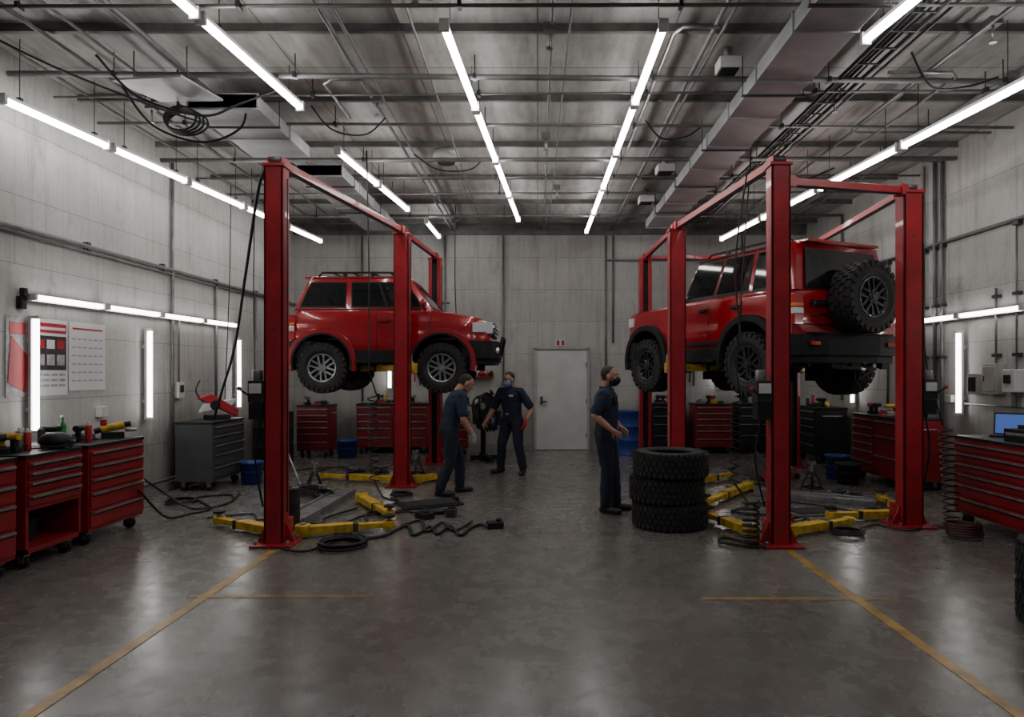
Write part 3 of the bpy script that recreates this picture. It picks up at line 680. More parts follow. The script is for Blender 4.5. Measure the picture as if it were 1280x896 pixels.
hose('air_hose',[(2.0,6.2,.02),(1.8,6.5,.02),(1.7,6.35,.02),(1.85,6.2,.02),(2.05,6.1,.03)],.012)
hose('air_hose',[(4.25,6.8,.02),(4.05,7.0,.02),(3.7,6.8,.02),(3.5,7.05,.02),(3.2,6.8,.02)],.012,HR)
hose('air_hose',[(2.6,9.4,.02),(3.0,9.0,.02),(3.2,9.4,.02),(3.0,9.9,.02),(3.4,10.3,.02)],.012)
b=B(); b.box((0,0,.035),(.17,.11,.07),BLK); b.cyl((.04,0,.07),(.04,0,.1),.03,BLK); b.cyl((-.1,0,.03),(-.07,0,.03),.015,STEEL); b.done('foot_pedal',loc=(-.44,6.98,0),rz=.3,bevel=.01)
hose('hanging_cable',[(-2.5,6.36,3.54),(-2.7,6.6,3.42),(-3.15,7.35,2.7),(-3.7,8.3,1.9),(-4.2,9.05,1.35),(-4.45,9.35,.95)],.016)
hose('hanging_cable',[(-1.4,11.6,4.45),(-1.41,11.6,3.2),(-1.38,11.6,2.4)],.009)
hose('hanging_cable',[(-4.15,6.8,4.45),(-3.9,6.9,4.1),(-3.5,7.1,4.0),(-3.1,7.1,4.15),(-3.0,7.0,4.4)],.012)
hose('hanging_cable',[(-3.9,6.0,4.4),(-3.7,6.3,4.15),(-3.2,6.5,4.05),(-2.9,6.6,4.2),(-2.6,6.8,4.42)],.012)
hose('hanging_cable',[(-4.6,5.4,4.4),(-4.2,5.9,4.25),(-3.7,6.5,4.15),(-3.4,7.0,4.15)],.010)
hose('hanging_cable',[(-2.4,7.2,4.42),(-2.2,7.3,4.2),(-1.9,7.5,4.22),(-1.7,7.6,4.44)],.009)
hose('hanging_cable',[(-1.6,8.8,4.42),(-1.3,8.9,4.25),(-.9,9.0,4.28),(-.7,9.0,4.44)],.009)
hose('hanging_cable',[(3.2,9.0,4.4),(3.3,9.1,4.1),(3.6,9.3,4.2),(4.1,9.4,4.42)],.012)
hose('hanging_cable',[(3.3,6.0,4.42),(3.6,6.2,4.2),(4.0,6.3,4.25),(4.4,6.5,4.42)],.010)
hose('hanging_cable',[(1.2,7.6,4.42),(1.4,7.7,4.25),(1.7,7.8,4.3),(1.9,7.9,4.45)],.009)
hose('hanging_cable',[(-4.7,11.3,4.4),(-4.72,11.3,3.0),(-4.7,11.3,1.4)],.009)
hose('hanging_cable',[(-4.6,10.2,4.4),(-4.62,10.2,3.0),(-4.6,10.0,1.2)],.007)
hose('hanging_cable',[(4.1,7.3,3.45),(4.2,7.4,2.8),(4.16,7.3,1.8),(4.2,7.05,1.05)],.010)
hose('hanging_cable',[(2.0,6.5,3.5),(1.92,6.6,2.6),(1.98,6.5,1.7),(2.02,6.4,1.5)],.009)
b=B()
for k in range(4):
    b.tube([(-3.55+.16*math.cos(a)*(1+.1*k),6.75+.05*k,4.12+.12*math.sin(a)) for a in [j*PI/8 for j in range(17)]],.011,BLK,seg=6)
b.tube([(-3.6,6.8,4.2),(-3.6,6.8,ZC)],.01,BLK); b.done('coiled_cable')
hose('floor_cable',[(-4.08,6.95,.4),(-4.0,7.3,.05),(-3.9,7.6,.015),(-3.8,7.9,.015),(-4.1,8.3,.015),(-4.3,8.6,.015),(-4.0,8.8,.015),(-3.8,8.5,.015)],.012)
hose('floor_cable',[(-4.75,7.2,.8),(-4.55,7.6,.5),(-4.35,8.0,.15),(-4.0,7.9,.015),(-3.75,8.2,.015),(-3.9,8.9,.015)],.012)
hose('floor_cable',[(-3.9,11,.02),(-3.3,11.3,.02),(-2.9,10.9,.02),(-2.5,11.3,.02)],.012)
hose('floor_cable',[(-3.6,7.4,.015),(-3.2,7.6,.015),(-3.0,7.3,.015),(-2.85,7.5,.015)],.010)
# ---------------------------------------------------------------- tool chests
def chest(x,y,w,d,h,rz,col=CHRED,rows=(5,),open_low=False,top=BLK,name='tool_chest'):
    b=B(); z0=.13
    hh=h-z0
    if open_low:
        zs=z0+hh*.45
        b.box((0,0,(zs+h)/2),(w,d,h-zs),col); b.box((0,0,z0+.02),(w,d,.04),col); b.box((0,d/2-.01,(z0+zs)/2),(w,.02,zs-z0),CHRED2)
        for s in(-1,1): b.box((s*(w/2-.015),0,(z0+zs)/2),(.03,d,zs-z0),col)
        b.box((-.1,0,z0+.12),(.25,.3,.16),BLK); b.cyl((.15,0,z0+.04),(.15,0,z0+.2),.08,DGREY)
    else: zs=z0; b.box((0,0,(z0+h)/2),(w,d,hh),col)
    b.box((0,0,h+.015),(w+.02,d+.02,.03),top)
    nc=len(rows); cw=w/nc
    for c,n in enumerate(rows):
        hs=[1+.35*(k>=n-2) for k in range(n)] if n>2 else [1]*n
        tot=sum(hs); zt=h-.02; H_=zt-zs-.03
        for k in range(n):
            dh=H_*hs[k]/tot; zc=zt-dh/2; cx=-w/2+cw*(c+.5)
            b.box((cx,-d/2-.008,zc),(cw-.03,.02,dh-.018),col)
            b.box((cx,-d/2-.026,zt-.028),(cw-.06,.022,.018),STEEL); b.box((cx,-d/2-.0195,zt-.046),(cw-.07,.006,.014),BLK)
            zt-=dh
    for sx in(-1,1):
        for sy in(-1,1):
            px,py=sx*(w/2-.08),sy*(d/2-.08); b.box((px,py,.115),(.07,.07,.03),STEEL); b.box((px-.025,py,.085),(.008,.05,.07),STEEL);b.box((px+.025,py,.085),(.008,.05,.07),STEEL)
            b.cyl((px-.02,py+.01,.055),(px+.02,py+.01,.055),.055,BLK,seg=16)
    b.tube([(w/2,-d*.3,h-.12),(w/2+.05,-d*.3,h-.12),(w/2+.05,d*.3,h-.12),(w/2,d*.3,h-.12)],.012,STEEL,seg=8)
    return b.done(name,loc=(x,y,0),rz=rz,bevel=.004)
q=PI/2
chest(-4.46,4.96,.78,.7,.9,q,rows=(4,)); chest(-4.46,5.79,.66,.7,.9,q,rows=(4,),open_low=True); chest(-4.46,6.65,.86,.7,.9,q,rows=(5,))
chest(-4.6,9.58,.95,.5,.9,q,col=GREYC,rows=(5,)); chest(-4.2,12.95,.6,.5,.95,0,rows=(6,))
chest(-2.85,13.6,1.4,.55,.95,0,rows=(5,5)); chest(3.46,13.6,.74,.55,.95,0,rows=(6,)); chest(2.55,13.6,.6,.5,.95,0,col=DGREY,rows=(4,)); chest(4.25,13.6,.6,.5,.95,0,col=DGREY,rows=(4,))
chest(5.12,12.3,.9,.55,.95,-q,col=DGREY,rows=(5,)); chest(5.13,9.75,1.3,.6,.95,-q,rows=(6,3)); chest(4.86,6.6,1.3,.82,.9,-q,rows=(6,))
chest(-1.6,13.3,.5,.4,.8,0,rows=(4,))
def pile(x,y,z,wx,wy,n,seed,name='hand_tools',floor=False):
    r=random.Random(seed); b=B()
    for k in range(n):
        px,py=r.uniform(-wx/2,wx/2),r.uniform(-wy/2,wy/2); a=r.uniform(0,PI); t=r.randrange(6)
        m=r.choice([BLK,BLK,BLK,DSTEEL,STEEL,DGREY,PRED,YEL])
        if floor and t in(2,3): t=0
        if t==0:
            c,s_=math.cos(a),math.sin(a); b.cyl((px-.1*c,py-.1*s_,.012),(px+.1*c,py+.1*s_,.012),.01,STEEL,seg=8); b.cyl((px+.1*c,py+.1*s_,0),(px+.1*c,py+.1*s_,.024),.024,STEEL,seg=8)
        elif t==1:
            h=r.uniform(.04,.1); b.box((px,py,h/2),(r.uniform(.1,.2),r.uniform(.08,.14),h),m,rot=a); b.box((px,py,h),(.08,.03,.03),BLK,rot=a)
        elif t==2:
            h=r.uniform(.12,.2); b.cyl((px,py,0),(px,py,h),.03,m,seg=14); b.cyl((px,py,h),(px,py,h+.03),.012,WHT,seg=10)
        elif t==3:
            c,s_=math.cos(a),math.sin(a); b.cyl((px-.09*c,py-.09*s_,.13),(px+.09*c,py+.09*s_,.13),.03,m,seg=12); b.cyl((px+.09*c,py+.09*s_,.13),(px+.14*c,py+.14*s_,.13),.015,STEEL,seg=8)
            b.box((px-.04*c,py-.04*s_,.065),(.045,.035,.12),BLK,rot=a); b.box((px-.04*c,py-.04*s_,.02),(.09,.06,.04),BLK,rot=a)
        elif t==4:
            rr=r.uniform(.05,.08); b.tube([(px+rr*math.cos(u)*(1+.05*math.sin(u/3)),py+rr*math.sin(u),.012+.003*u) for u in [j*.5 for j in range(34)]],.007,BLK,seg=5)
        else:
            b.ell((px,py,.028),(.09,.065,.032),r.choice([BLK,BLK,CORK,DGREY]),rot=(0,0,a))
    return b.done(name,loc=(x,y,z),bevel=.003)
zt=.93
pile(-4.5,4.95,zt,.45,.5,12,1); pile(-4.55,5.7,zt,.4,.4,13,2); pile(-4.5,6.55,zt,.4,.3,12,3); pile(-4.2,12.95,.98,.4,.3,8,5)
pile(-2.85,13.6,.98,1.1,.3,22,6); pile(3.46,13.6,.98,.5,.3,10,7); pile(2.55,13.6,.98,.4,.3,9,8); pile(4.25,13.6,.98,.4,.3,9,9); pile(5.12,12.3,.98,.35,.6,11,10)
pile(5.13,9.75,.98,.35,1.0,20,11); pile(4.68,6.15,zt,.35,.25,5,13); pile(-1.6,13.3,.83,.3,.2,6,14)
pile(-1.2,7.55,0,.5,.3,5,21,floor=True); pile(2.75,7.35,0,.4,.3,4,22,floor=True); pile(-3.0,7.9,0,.3,.5,5,23,floor=True); pile(3.9,8.8,0,.3,.4,5,24,floor=True); pile(-2.6,10.8,0,.8,.4,6,25,floor=True)
b=B(); b.ell((0,0,.07),(.13,.11,.075),BLK,seg=18); b.box((.09,0,.05),(.09,.16,.06),DGREY,rot=(0,.4,0)); b.tube([(-.1,-.1,.03),(0,-.13,.02),(.1,-.1,.03)],.01,BLK); b.done('welding_helmet',loc=(-4.25,6.0,zt),rz=.5,bevel=.006)
b=B(); b.lathe([(.0,0),(.034,0),(.036,.02),(.036,.13),(.014,.18),(.014,.22),(0,.22)],(0,0,0),(0,0,1),GREEN,seg=20); b.cyl((0,0,.22),(0,0,.24),.016,WHT); b.lathe([(.0365,.05),(.0365,.11)],(0,0,0),(0,0,1),M('label_green',(.02,.3,.08),.5)); b.done('glass_bottle',loc=(-4.74,6.78,zt))
b=B(); b.cyl((-.1,0,.09),(.1,0,.13),.04,YEL,seg=14); b.cyl((.1,0,.13),(.16,0,.14),.03,BLK); b.cyl((.16,0,.06),(.16,0,.09),.055,STEEL,seg=18); b.cyl((-.16,0,.07),(-.1,0,.09),.03,BLK); b.box((0,0,.03),(.2,.1,.06),BLK); b.box((-.08,.0,.16),(.06,.05,.06),PRED); b.done('angle_grinder',loc=(-4.33,6.93,zt),rz=.6,bevel=.004)
b=B(); b.box((0,0,.012),(.34,.24,.022),DGREY); b.box((0,-.02,.025),(.29,.11,.004),BLK); b.box((0,.135,.13),(.34,.016,.23),DGREY,rot=(-.2,0,0)); b.box((0,.126,.13),(.31,.008,.20),SCREEN,rot=(-.2,0,0)); b.done('laptop',loc=(4.86,6.98,zt),rz=-.75,bevel=.003)
b=B(); b.box((0,0,.06),(.30,.18,.12),BLK); b.box((0,0,.14),(.14,.03,.04),DGREY); b.box((0,-.09,.07),(.26,.01,.03),STEEL); b.done('tool_case',loc=(4.68,6.53,zt),rz=-1.4,bevel=.01)
b=B(); b.loft([[(-.28,-.05,.30),(.28,-.05,.02),(.30,-.05,.12),(-.1,-.05,.36)],[(-.28,.05,.30),(.28,.05,.02),(.30,.05,.12),(-.1,.05,.36)]],PRED,smooth=False)
b.loft([[(-.25,-.04,.1),(.22,-.04,.20),(.26,-.04,.28),(-.2,-.04,.22)],[(-.25,.04,.1),(.22,.04,.20),(.26,.04,.28),(-.2,.04,.22)]],WHT,smooth=False)
b.cyl((-.05,-.06,.2),(-.05,.06,.2),.07,BLK,seg=18); b.box((0,0,.03),(.3,.2,.06),BLK); b.tube(smoothpath([(-.2,0,.25),(-.3,0,.4),(-.22,.05,.55)]),.012,BLK); b.done('bench_grinder',loc=(-4.58,9.72,zt+.003),rz=.9,bevel=.006)
def bucket(x,y,r,h,mat,name='bucket'):
    b=B(); b.lathe([(0,0),(r*.85,0),(r*.97,h*.9),(r,h*.9),(r*1.03,h),(r*.97,h),(r*.82,.02),(0,.02)],(0,0,0),(0,0,1),mat,seg=28)
    b.tube([(r*1.02*math.cos(t),r*1.02*math.sin(t)*.3-.02,h*.85-abs(math.sin(t))*.12) for t in [PI*k/12 for k in range(13)]],.006,STEEL)
    b.lathe([(r*.93,h*.55),(r*.96,h*.57),(r*.95,h*.6)],(0,0,0),(0,0,1),mat,seg=28)
    return b.done(name,loc=(x,y,0))
bucket(-4.1,9.75,.16,.32,BLUE); bucket(-3.55,12.7,.2,.34,BLUE); bucket(4.45,9.75,.17,.3,DGREY); bucket(4.5,10.2,.18,.36,BLUE)
def drum(x,y,r,h,mat,name):
    b=B(); b.lathe([(0,0),(r,0),(r,.02),(r*.97,.03),(r*.97,h*.33),(r,h*.345),(r*.97,h*.36),(r*.97,h*.64),(r,h*.655),(r*.97,h*.67),(r*.97,h-.03),(r,h-.02),(r,h),(r*.93,h),(r*.93,h-.015),(0,h-.015)],(0,0,0),(0,0,1),mat,seg=30)
    b.cyl((r*.5,0,h-.015),(r*.5,0,h+.01),.03,STEEL); return b.done(name,loc=(x,y,0))
drum(-4.45,11.3,.27,1.05,BLK,'oil_drum'); drum(-4.6,12.1,.25,.9,DGREY,'oil_drum'); drum(1.78,13.2,.25,.85,BLUE,'plastic_drum'); drum(4.65,12.9,.2,.8,DGREY,'oil_drum')
drum(-2.52,6.95,.09,.42,DGREY,'oil_canister')
b=B(); b.box((0,0,.85),(.42,.5,.4),DGREY); b.box((0,0,1.1),(.3,.5,.14),DSTEEL); 
for k in range(4): b.cyl((-.3,-.18+k*.12,1.0),(-.12,-.18+k*.12,1.1),.03,STEEL,seg=10); b.cyl((.0,-.18+k*.12,1.15),(.0,-.18+k*.12,1.22),.03,BLK,seg=10)
b.cyl((0,-.32,.75),(0,-.26,.75),.13,DSTEEL,seg=24); b.cyl((0,-.34,.75),(0,-.32,.75),.06,STEEL,seg=24); b.cyl((.15,-.32,.98),(.15,-.26,.98),.07,CHR,seg=20); b.cyl((-.15,-.32,1.0),(-.15,-.26,1.0),.06,STEEL,seg=20)
b.box((0,0,.62),(.3,.4,.1),BLK); b.box((0,.3,.5),(.08,.08,.9),BLK); b.box((0,0,.06),(.6,.08,.08),BLK); b.box((0,.05,.06),(.08,.8,.08),BLK); b.cyl((0,.25,.8),(0,.35,.8),.1,DSTEEL)
for sx in(-.28,.28): b.cyl((sx-.02,0,.04),(sx+.02,0,.04),.04,BLK)
for k in range(4): b.tube(smoothpath([(-.1+.06*k,-.2,1.2),(-.3+.1*k,-.3,1.1+.05*k),(-.3+.14*k,-.34,.8),(-.1+.05*k,-.3,.55)]),.018,BLK)
b.done('engine_on_stand',loc=(-.92,12.3,0),rz=.3,bevel=.008)
b=B(); b.box((0,0,0),(.5,.16,.02),PRED); b.box((0,.07,.04),(.5,.02,.1),PRED); 
for k in range(5): b.cyl((-.2+k*.1,0,.01),(-.2+k*.1,0,.12+.03*(k%2)),.03,[BLK,WHT,PRED,STEEL,BLK][k],seg=12)
b.done('wall_shelf',loc=(-1.15,YB-.09,1.5))
b=B()
rr0=random.Random(5)
for x0,x1 in((-2.6,-1.98),(2.3,3.3)):
    b.box(((x0+x1)/2,YB-.015,1.66),(x1-x0,.03,.05),STEEL)
    x=x0+.08
    while x<x1-.05:
        l=rr0.uniform(.12,.34); m=rr0.choice([BLK,DSTEEL,PRED,STEEL]); b.box((x,YB-.045,1.66-l/2),(.03,.03,l),m); b.box((x,YB-.045,1.66),(.055,.03,.04),DSTEEL); x+=rr0.uniform(.07,.13)
b.done('wall_tool_rack',bevel=.002)
b=B(); b.box((0,0,0),(.12,.26,.36),BEIGE); b.box((-.065,0,0),(.012,.22,.3),BEIGE); b.box((-.075,.08,0),(.01,.02,.06),BLK); b.done('electrical_box',loc=(XR-.062,8.1,1.52),bevel=.008)
b=B(); b.box((0,0,0),(.14,.2,.26),WHT); b.cyl((0,0,-.13),(0,0,-.3),.03,PIPE); b.box((-.08,0,.02),(.03,.1,.1),DGREY); b.done('electrical_box',loc=(XR-.072,7.75,1.5),bevel=.008)
b=B(); b.box((0,0,0),(.10,.2,.26),BEIGE); b.box((-.055,0,.0),(.01,.14,.18),DGREY); b.done('electrical_box',loc=(XR-.052,8.45,1.45),bevel=.008)
b=B(); b.box((0,0,0),(.08,.16,.22),WHT); b.box((.045,0,.02),(.01,.09,.1),DGREY); b.cyl((0,0,.1),(0,0,1.0),.014,PIPE); b.done('electrical_box',loc=(XL+.042,9.4,1.35),bevel=.006)
b=B(); b.box((0,0,0),(.07,.12,.12),WHT); b.done('wall_socket',loc=(XL+.036,7.75,1.15),bevel=.006)
b=B(); b.box((0,0,0),(.07,.14,.1),BEIGE); b.done('wall_socket',loc=(XR-.036,9.0,1.25),bevel=.006)
# posters
b=B(); x=XL+.006
def pq(y0,y1,z0,z1,m,o): b.box((x+o,(y0+y1)/2,(z0+z1)/2),(.004,y1-y0,z1-z0),m)
pq(6.38,7.22,1.36,2.14,PAPER,0); pq(6.38,6.68,1.36,2.14,PGRY,.002)
b.loft([[(x+.006,6.4,1.5),(x+.006,6.62,1.4),(x+.006,6.66,1.75),(x+.006,6.44,1.95)],[(x+.009,6.4,1.5),(x+.009,6.62,1.4),(x+.009,6.66,1.75),(x+.009,6.44,1.95)]],PRED,smooth=False)
pq(6.42,6.62,1.96,2.08,PRED,.004)
pq(6.74,7.2,2.0,2.1,PRED,.002); pq(6.76,7.18,2.03,2.06,PAPER,.004)
pq(6.74,7.2,1.62,1.97,PBLK,.002)
for k in range(3): pq(6.77+k*.145,6.88+k*.145,1.84,1.93,PRED if k!=1 else PAPER,.004); pq(6.77+k*.145,6.88+k*.145,1.67,1.78,PGRY,.004)
for k in range(4):
    for j in range(3): pq(6.75+k*.115,6.84+k*.115,1.56-j*.055,1.585-j*.055,PGRY,.002)
b.done('wall_poster')
b=B(); pq(7.25,7.85,1.4,2.14,PAPER,0)
for r_ in range(6):
    for c_ in range(6): pq(7.29+c_*.09,7.35+c_*.09,1.5+r_*.09,1.515+r_*.09,PGRY,.002)
pq(7.3,7.8,2.06,2.08,PRED,.002); b.done('wall_poster')
b=B(); b.box((XL+.03,6.55,2.27),(.05,.08,.12),BLK); b.box((XL+.05,6.55,2.37),(.05,.05,.08),DGREY); b.done('wall_switch_box',bevel=.006)
# ---------------------------------------------------------------- tyres
def tyre_mesh(R,h):
    b=B(); k=h/2; rr=R*.56
    b.lathe([(rr,-k*.8),(rr+.02,-k*.95),(R*.80,-k),(R*.93,-k*.88),(R*.97,-k*.7),(R*.97,k*.7),(R*.93,k*.88),(R*.80,k),(rr+.02,k*.95),(rr,k*.8),(rr+.02,k*.65),(R*.9,k*.6),(R*.9,-k*.6),(rr+.02,-k*.65)],(0,0,0),(0,0,1),RUB,seg=56,loop=True)
    n=40
    for i in range(n):
        for j,z in enumerate((-.66,-.22,.22,.66)):
            b.T=Matrix.Rotation(2*PI*(i+.5*(j%2))/n,4,'Z'); b.box((R*.98,0,z*k),(R*.04,2*PI*R/n*.66,k*.34),RUB,rot=(.25*(1 if j%2 else -1),0,0))
        for s in(-1,1):
            b.T=Matrix.Rotation(2*PI*i/n,4,'Z'); b.box((R*.925,0,s*k*.90),(R*.09,2*PI*R/n*.5,k*.10),RUB)
    b.T=Matrix()
    for s in(-1,1):
        for rq in(.66,.74): b.lathe([(R*rq,s*k*.965),(R*rq+.006,s*k*1.0),(R*rq+.012,s*k*.965)],(0,0,0),(0,0,1),RUB,seg=48)
    return b.mesh('tire')
tm=tyre_mesh(.39,.262)
def tyre(x,y,z,a=0):
    o=bpy.data.objects.new('tire',tm); S.collection.objects.link(o); o.location=(x,y,z); o.rotation_euler=(0,0,a)
for k in range(3): tyre(1.37+(.012,-.015,.02)[k],7.12+(.0,.02,-.01)[k],.131+k*.262,k*.4)
for k in range(2): tyre(3.46,4.25,.131+k*.262,k)
# ---------------------------------------------------------------- people
def segd(p,a,b):
    ab=b-a; t=max(0,min(1,(p-a).dot(ab)/max(ab.length_squared,1e-9))); return (p-(a+ab*t)).length
def remesh(bld,vox,it=3):
    me=bld.mesh('tmp'); o=bpy.data.objects.new('tmp',me); S.collection.objects.link(o)
    m=o.modifiers.new('r','REMESH'); m.mode='VOXEL'; m.voxel_size=vox; m.use_smooth_shade=True
    s=o.modifiers.new('s','SMOOTH'); s.factor=.5; s.iterations=it
    r=evalmesh(o); bpy.data.objects.remove(o); return r
def hand(P,w,d,n,side,mat,curl=.6,thumbside=1):
    w=V(w);d=V(d).normalized();n=V(n);n=(n-d*n.dot(d)).normalized();s=d.cross(n).normalized()*thumbside
    b=B()
    b.cap_(w-d*.03,w+d*.015,.027,.027,mat)
    for k in(-1.2,-.4,.4,1.2): b.cap_(w+d*.01+s*k*.013,w+d*.082+s*k*.018,.016,.0135,mat,seg=8)
    for k,(o,l) in enumerate(((1.2,.068),(.4,.076),(-.4,.071),(-1.2,.056))):
        a=w+d*.085+s*o*.0195; c=curl*(.75+.12*k); th=0
        for j,f in enumerate((.45,.32,.23)):
            th+=c*(.6,.9,.7)[j]; dv=(d*math.cos(th)+n*math.sin(th)+s*o*.03).normalized(); e=a+dv*l*f; b.cap_(a,e,.0095-.0008*j,.0088-.0008*j,mat,seg=8); a=e
    a=w+d*.02+s*.022; e=a+(d*.6+s*.7+n*.25).normalized()*.042; b.cap_(a,e,.014,.011,mat,seg=8); f=e+(d*.85+s*.25+n*.45).normalized()*.032; b.cap_(e,f,.0105,.0085,mat,seg=8)
    me=remesh(b,.0045,2); 
    me.materials.clear(); me.materials.append(mat)
    o=bpy.data.objects.new('hand',me); S.collection.objects.link(o); o.parent=P
def head(P,c,pitch,yaw,maskm,hair,beard=False):
    H=Euler((0,pitch,yaw)).to_matrix().to_4x4(); H.translation=V(c)
    b=B()
    b.ell((-.008,0,.022),(.098,.076,.098),SKIN,seg=20); b.ell((.028,0,-.045),(.062,.056,.075),SKIN,seg=20); b.ell((.06,0,-.095),(.028,.03,.022),SKIN); b.ell((.06,0,.03),(.032,.055,.03),SKIN)
    b.cap_((.086,0,.012),(.108,0,-.028),.009,.014,SKIN,seg=8); b.ell((.1,.012,-.03),(.012,.009,.009),SKIN); b.ell((.1,-.012,-.03),(.012,.009,.009),SKIN)
    for s in(-1,1): b.ell((-.005,s*.079,-.012),(.02,.010,.033),SKIN); b.ell((.055,s*.04,-.022),(.03,.022,.025),SKIN)
    b.ell((.083,0,-.062),(.012,.024,.007),SKIN); b.ell((.08,0,-.073),(.012,.02,.007),SKIN)
    b.ell((-.018,0,.034),(.093,.078,.088),SKIN,seg=20)
    b.cap_((-.03,0,-.04),(-.045,0,-.14),.058,.058,SKIN)
    me=remesh(b,.0055,2); me.materials.clear()
    for m in(SKIN,hair): me.materials.append(m)
    for f in me.polygons:
        p=f.center
        ear=abs(p.y)>.072 and -.05<p.z<.025 and -.03<p.x<.02
        if p.x>.03: line=.098 if beard else .088
        elif p.x>-.005: line=.035+((p.x+.005)/.035)*.05
        elif p.x>-.03: line=.0+ .035*(p.x+.03)/.025
        else: line=-.055
        hz=p.z>line
        if beard and p.x>.0 and p.z<-.05: hz=True
        f.material_index=1 if(hz and not ear) else 0
    me.transform(H); o=bpy.data.objects.new('head',me); S.collection.objects.link(o); o.parent=P
    b=B(); b.T=H
    for s in(-1,1):
        b.ell((.084,s*.032,.002),(.012,.015,.009),EYEW,seg=10); b.ell((.0945,s*.032,.002),(.0045,.006,.006),BLK,seg=8); b.tube([(.088,s*.016,.02),(.094,s*.032,.026),(.082,s*.052,.02)],.005,hair,seg=5)
    b.tube([(.088,-.022,-.068),(.095,0,-.067),(.088,.022,-.068)],.003,M('lips',(.3,.1,.08),.5),seg=5)
    if maskm:
        rings=[]
        for k in range(9):
            e=math.radians(-62+k*13); row=[]
            for j in range(15):
                a=math.radians(-82+j*164/14); row.append((.030+.088*math.cos(e)*math.cos(a)+(.008 if 5<j<9 else 0),.068*math.cos(e)*math.sin(a),-.045+.064*math.sin(e)))
            rings.append(row)
        b.loft(rings,maskm,cap=False,closed=False)
        for s in(-1,1): b.tube([(.04,s*.068,-.03),(.0,s*.082,-.0),(-.022,s*.084,-.01)],.003,maskm,seg=5); b.tube([(.04,s*.062,-.07),(.0,s*.08,-.045),(-.02,s*.084,-.01)],.003,maskm,seg=5)
    b.done('face_details',parent=P)
def worker(name,loc,heading,J,gl,gr,maskm,hair=HAIR,beard=False,badge=True,K=1.1):
    P=empty(name,loc,heading); b=B()
    pel=V(J['pel']);wa=V(J['waist']);ch=V(J['chest']);nk=V(J['neck']);hc=V(J['head']); tw=J.get('twist',0)
    def el(c,dep,wid,ax,yaw=0):
        z=V(ax).normalized(); yv=V((-math.sin(yaw),math.cos(yaw),0)); xv=yv.cross(z).normalized(); 
        return [V(c)+xv*dep*K*math.cos(t)+yv*wid*(K-.02)*math.sin(t) for t in [2*PI*k/20 for k in range(20)]]
    up=(ch-wa)
    b.loft([el(pel+V((0,0,-.09)),.085,.13,(0,0,1)),el(pel+V((0,0,-.04)),.115,.165,(0,0,1)),el(pel,.12,.165,(0,0,1)),el(pel.lerp(wa,.6),.115,.155,wa-pel,tw*.3),el(wa,.115,.15,up,tw*.5),el(wa.lerp(ch,.5),.122,.160,up,tw*.8),el(ch,.128,.176,up,tw),el(ch.lerp(nk,.45),.115,.176,nk-ch,tw),el(ch.lerp(nk,.75),.09,.13,nk-ch,tw),el(nk,.06,.065,nk-ch,tw)],NAVY)
    b.cap_(nk-V((0,0,.03)),hc+V((-.03,0,-.09)),.060,.055,SKIN)
    bones=[(pel,wa.lerp(pel,.25),.15,'pants'),(wa.lerp(pel,.2),ch,.15,'shirt'),(ch,nk-V((0,0,.035)),.13,'shirt'),(nk+V((0,0,.01)),hc,.05,'skin')]
    yv=V((-math.sin(tw),math.cos(tw),0))
    for s,k in((1,'L'),(-1,'R')):
        sh=ch.lerp(nk,.58)+yv*s*.182; e=V(J['el'+k]); w=V(J['wr'+k]); m=sh.lerp(e,.78)
        b.cap_(ch.lerp(nk,.62)+yv*s*.07,sh,.064,.066,NAVY)
        b.cap_(sh,m,.070,.068,NAVY); b.cap_(m,e,.048,.043,SKIN); b.cap_(e,w.lerp(e,.6),.045,.043,SKIN); b.cap_(w.lerp(e,.6),w,.043,.028,SKIN)
        bones+=[(sh,m,.06,'shirt'),(m+(e-m)*.25,e,.043,'skin'),(e,w,.035,'skin')]
        hp=pel+V((0,s*.088,-.03)); kn=V(J['kn'+k]); an=V(J['an'+k]); 
        b.cap_(hp,kn,.108,.078,NAVY); b.cap_(kn,an+V((0,0,.03)),.077,.066,NAVY)
        ta=J['toe'+k]; t=V((math.cos(ta),math.sin(ta),0))
        az=an.z
        heel=V((an.x,an.y,az-.045))-t*.035; toe=V((an.x,an.y,J.get('tz'+k,.035)))+t*.155; 
        b.cap_(an,heel,.048,.045,BOOT); b.cap_(heel,toe,.043,.04,BOOT); sd=V((-t.y,t.x,0)); b.cap_(toe-t*.06+sd*.012,toe,.042,.04,BOOT)
        bones+=[(hp,kn,.09,'pants'),(kn,an+V((0,0,.045)),.066,'pants'),(an-V((0,0,.02)),heel,.04,'boot'),(heel,toe,.042,'boot')]
    me=remesh(b,.011,3); me.materials.clear()
    order=['shirt','pants','skin','boot','belt']; 
    for m in(NAVY,NAVY2,SKIN,BOOT,BLK): me.materials.append(m)
    for v in me.vertices:
        if v.co.z<0.004: v.co.z=0.004
    for v in me.vertices:
        p=v.co
        if .12<p.z<1.36:
            f=mathutils.noise.noise(V((p.x*14,p.y*14,p.z*9)))*.009+mathutils.noise.noise(V((p.x*30,p.y*30,p.z*34)))*.004
            bd=min(bones,key=lambda q:segd(p,q[0],q[1])-q[2])
            if bd[3] in('shirt','pants'): v.co+=v.normal*f
    bz=pel.lerp(wa,.55)
    for f in me.polygons:
        p=f.center; bd=min(bones,key=lambda q:segd(p,q[0],q[1])-q[2]); l=bd[3]
        if l in('shirt','pants') and bd in bones[:2]:
            dz=(p-bz).dot((wa-pel).normalized()); l='belt' if abs(dz)<.016 else('shirt' if dz>0 else 'pants')
        f.material_index=order.index(l)
    o=bpy.data.objects.new('body',me); S.collection.objects.link(o); o.parent=P
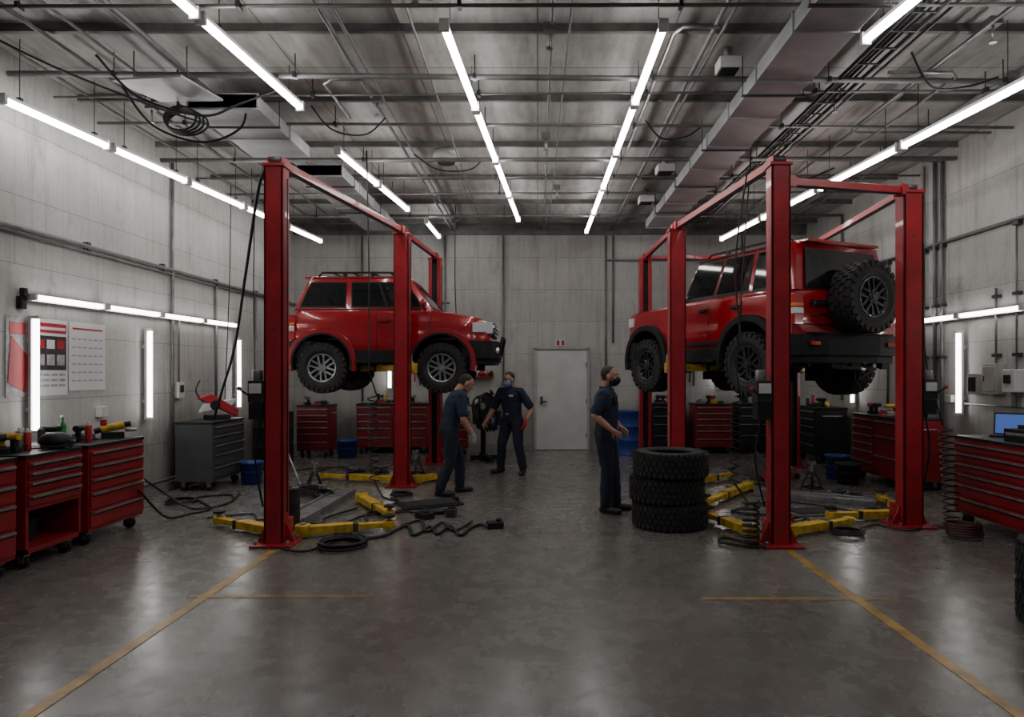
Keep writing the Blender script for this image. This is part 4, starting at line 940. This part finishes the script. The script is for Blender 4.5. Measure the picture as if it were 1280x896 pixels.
    for s,k,g in((1,'L',gl),(-1,'R',gr)):
        e=V(J['el'+k]); w=V(J['wr'+k]); d=J.get('hd'+k); d=V(d) if d else (w-e)
        hand(P,w,d,J.get('hn'+k,(0,-s,0)),None,g,J.get('curl',.55),J.get('ts'+k,s))
    head(P,hc,J.get('pitch',0),J.get('yaw',0),maskm,hair,beard)
    b=B(); n=(nk-ch).normalized()
    ring=[nk-n*.015+V((math.cos(t)*.074,math.sin(t)*.078,.012*math.cos(t)*-1)) for t in [2*PI*k/20 for k in range(21)]]
    b.tube(ring,.014,NAVY,seg=6)
    xv=V((math.cos(tw),math.sin(tw),0)); q=ch.lerp(nk,.25)
    b.tube([nk-n*.02+xv*.08,ch+xv*.143,wa+xv*.128],.004,BLK,seg=5)
    if badge: b.box(q+xv*.131+yv*.085,(.008,.075,.028),WHT,rot=tw)
    b.box(q+xv*.126-yv*.085,(.01,.085,.09),NAVY,rot=tw); b.box(bz+xv*.134,(.012,.05,.035),STEEL)
    b.done('uniform_details',parent=P,bevel=.002)
    return P
worker('mechanic_man',(.80,7.8,0),-.28,dict(pel=(-.02,0,.90),waist=(-.01,0,1.03),chest=(-.02,0,1.23),neck=(-.01,0,1.43),head=(.03,0,1.553),
  elR=(-.10,-.255,1.11),wrR=(.10,-.22,.95),elL=(-.04,.27,1.11),wrL=(.13,.14,.96),hdR=(.75,.25,-.55),hdL=(.75,-.2,-.6),hnR=(0,1,-.2),hnL=(0,-1,-.2),
  knR=(.02,-.10,.49),anR=(.0,-.11,.09),knL=(.05,.10,.49),anL=(.08,.10,.09),toeR=-.15,toeL=.25,curl=.75,yaw=.05,pitch=.03),SKIN,SKIN,MASKK,M('hair_brown',(.035,.02,.013),.7,0,.4,60),beard=True)
worker('mechanic_man',(-1.13,8.9,0),.35,dict(pel=(-.03,0,.87),waist=(.0,0,.99),chest=(.06,0,1.18),neck=(.13,0,1.36),head=(.20,0,1.455),
  elR=(.10,-.255,1.0),wrR=(.22,-.22,.79),elL=(.16,.25,1.0),wrL=(.31,.19,.82),hdR=(.35,0,-.9),hdL=(.4,0,-.85),hnR=(-.3,1,0),hnL=(-.3,-1,0),
  knR=(-.03,-.11,.47),anR=(-.17,-.12,.09),knL=(.13,.10,.46),anL=(.14,.11,.09),toeR=-.25,toeL=.15,curl=.6,pitch=.5),GLOVEG,GLOVEG,None)
worker('mechanic_man',(-.40,10.7,0),math.radians(238),dict(pel=(0,0,.88),waist=(.01,0,1.0),chest=(.02,0,1.19),neck=(.05,0,1.37),head=(.09,0,1.485),
  elR=(.06,-.33,1.0),wrR=(.22,-.35,.83),elL=(-.08,.32,1.02),wrL=(.06,.29,.84),hdR=(.55,-.1,-.7),hdL=(.25,-.1,-.9),hnR=(0,1,0),hnL=(0,-1,0),
  knR=(.05,-.16,.47),anR=(.0,-.22,.09),knL=(.05,.15,.47),anL=(.0,.20,.09),toeR=-.35,toeL=.35,curl=.7,pitch=.2,yaw=-.25),GLOVER,SKIN,MASKB)
# ---------------------------------------------------------------- world + camera
w=bpy.data.worlds.new('world'); S.world=w; w.use_nodes=True
w.node_tree.nodes['Background'].inputs['Color'].default_value=(.75,.85,1,1); w.node_tree.nodes['Background'].inputs['Strength'].default_value=.12
cam=bpy.data.cameras.new('camera'); co=bpy.data.objects.new('camera',cam); S.collection.objects.link(co)
co.location=(0,0,1.6); co.rotation_euler=(PI/2,0,0); cam.sensor_width=36; cam.lens=850/1280*36
cam.shift_x=-(672-640)/1280; cam.shift_y=(465-448)/1280; cam.clip_start=.05
S.camera=co
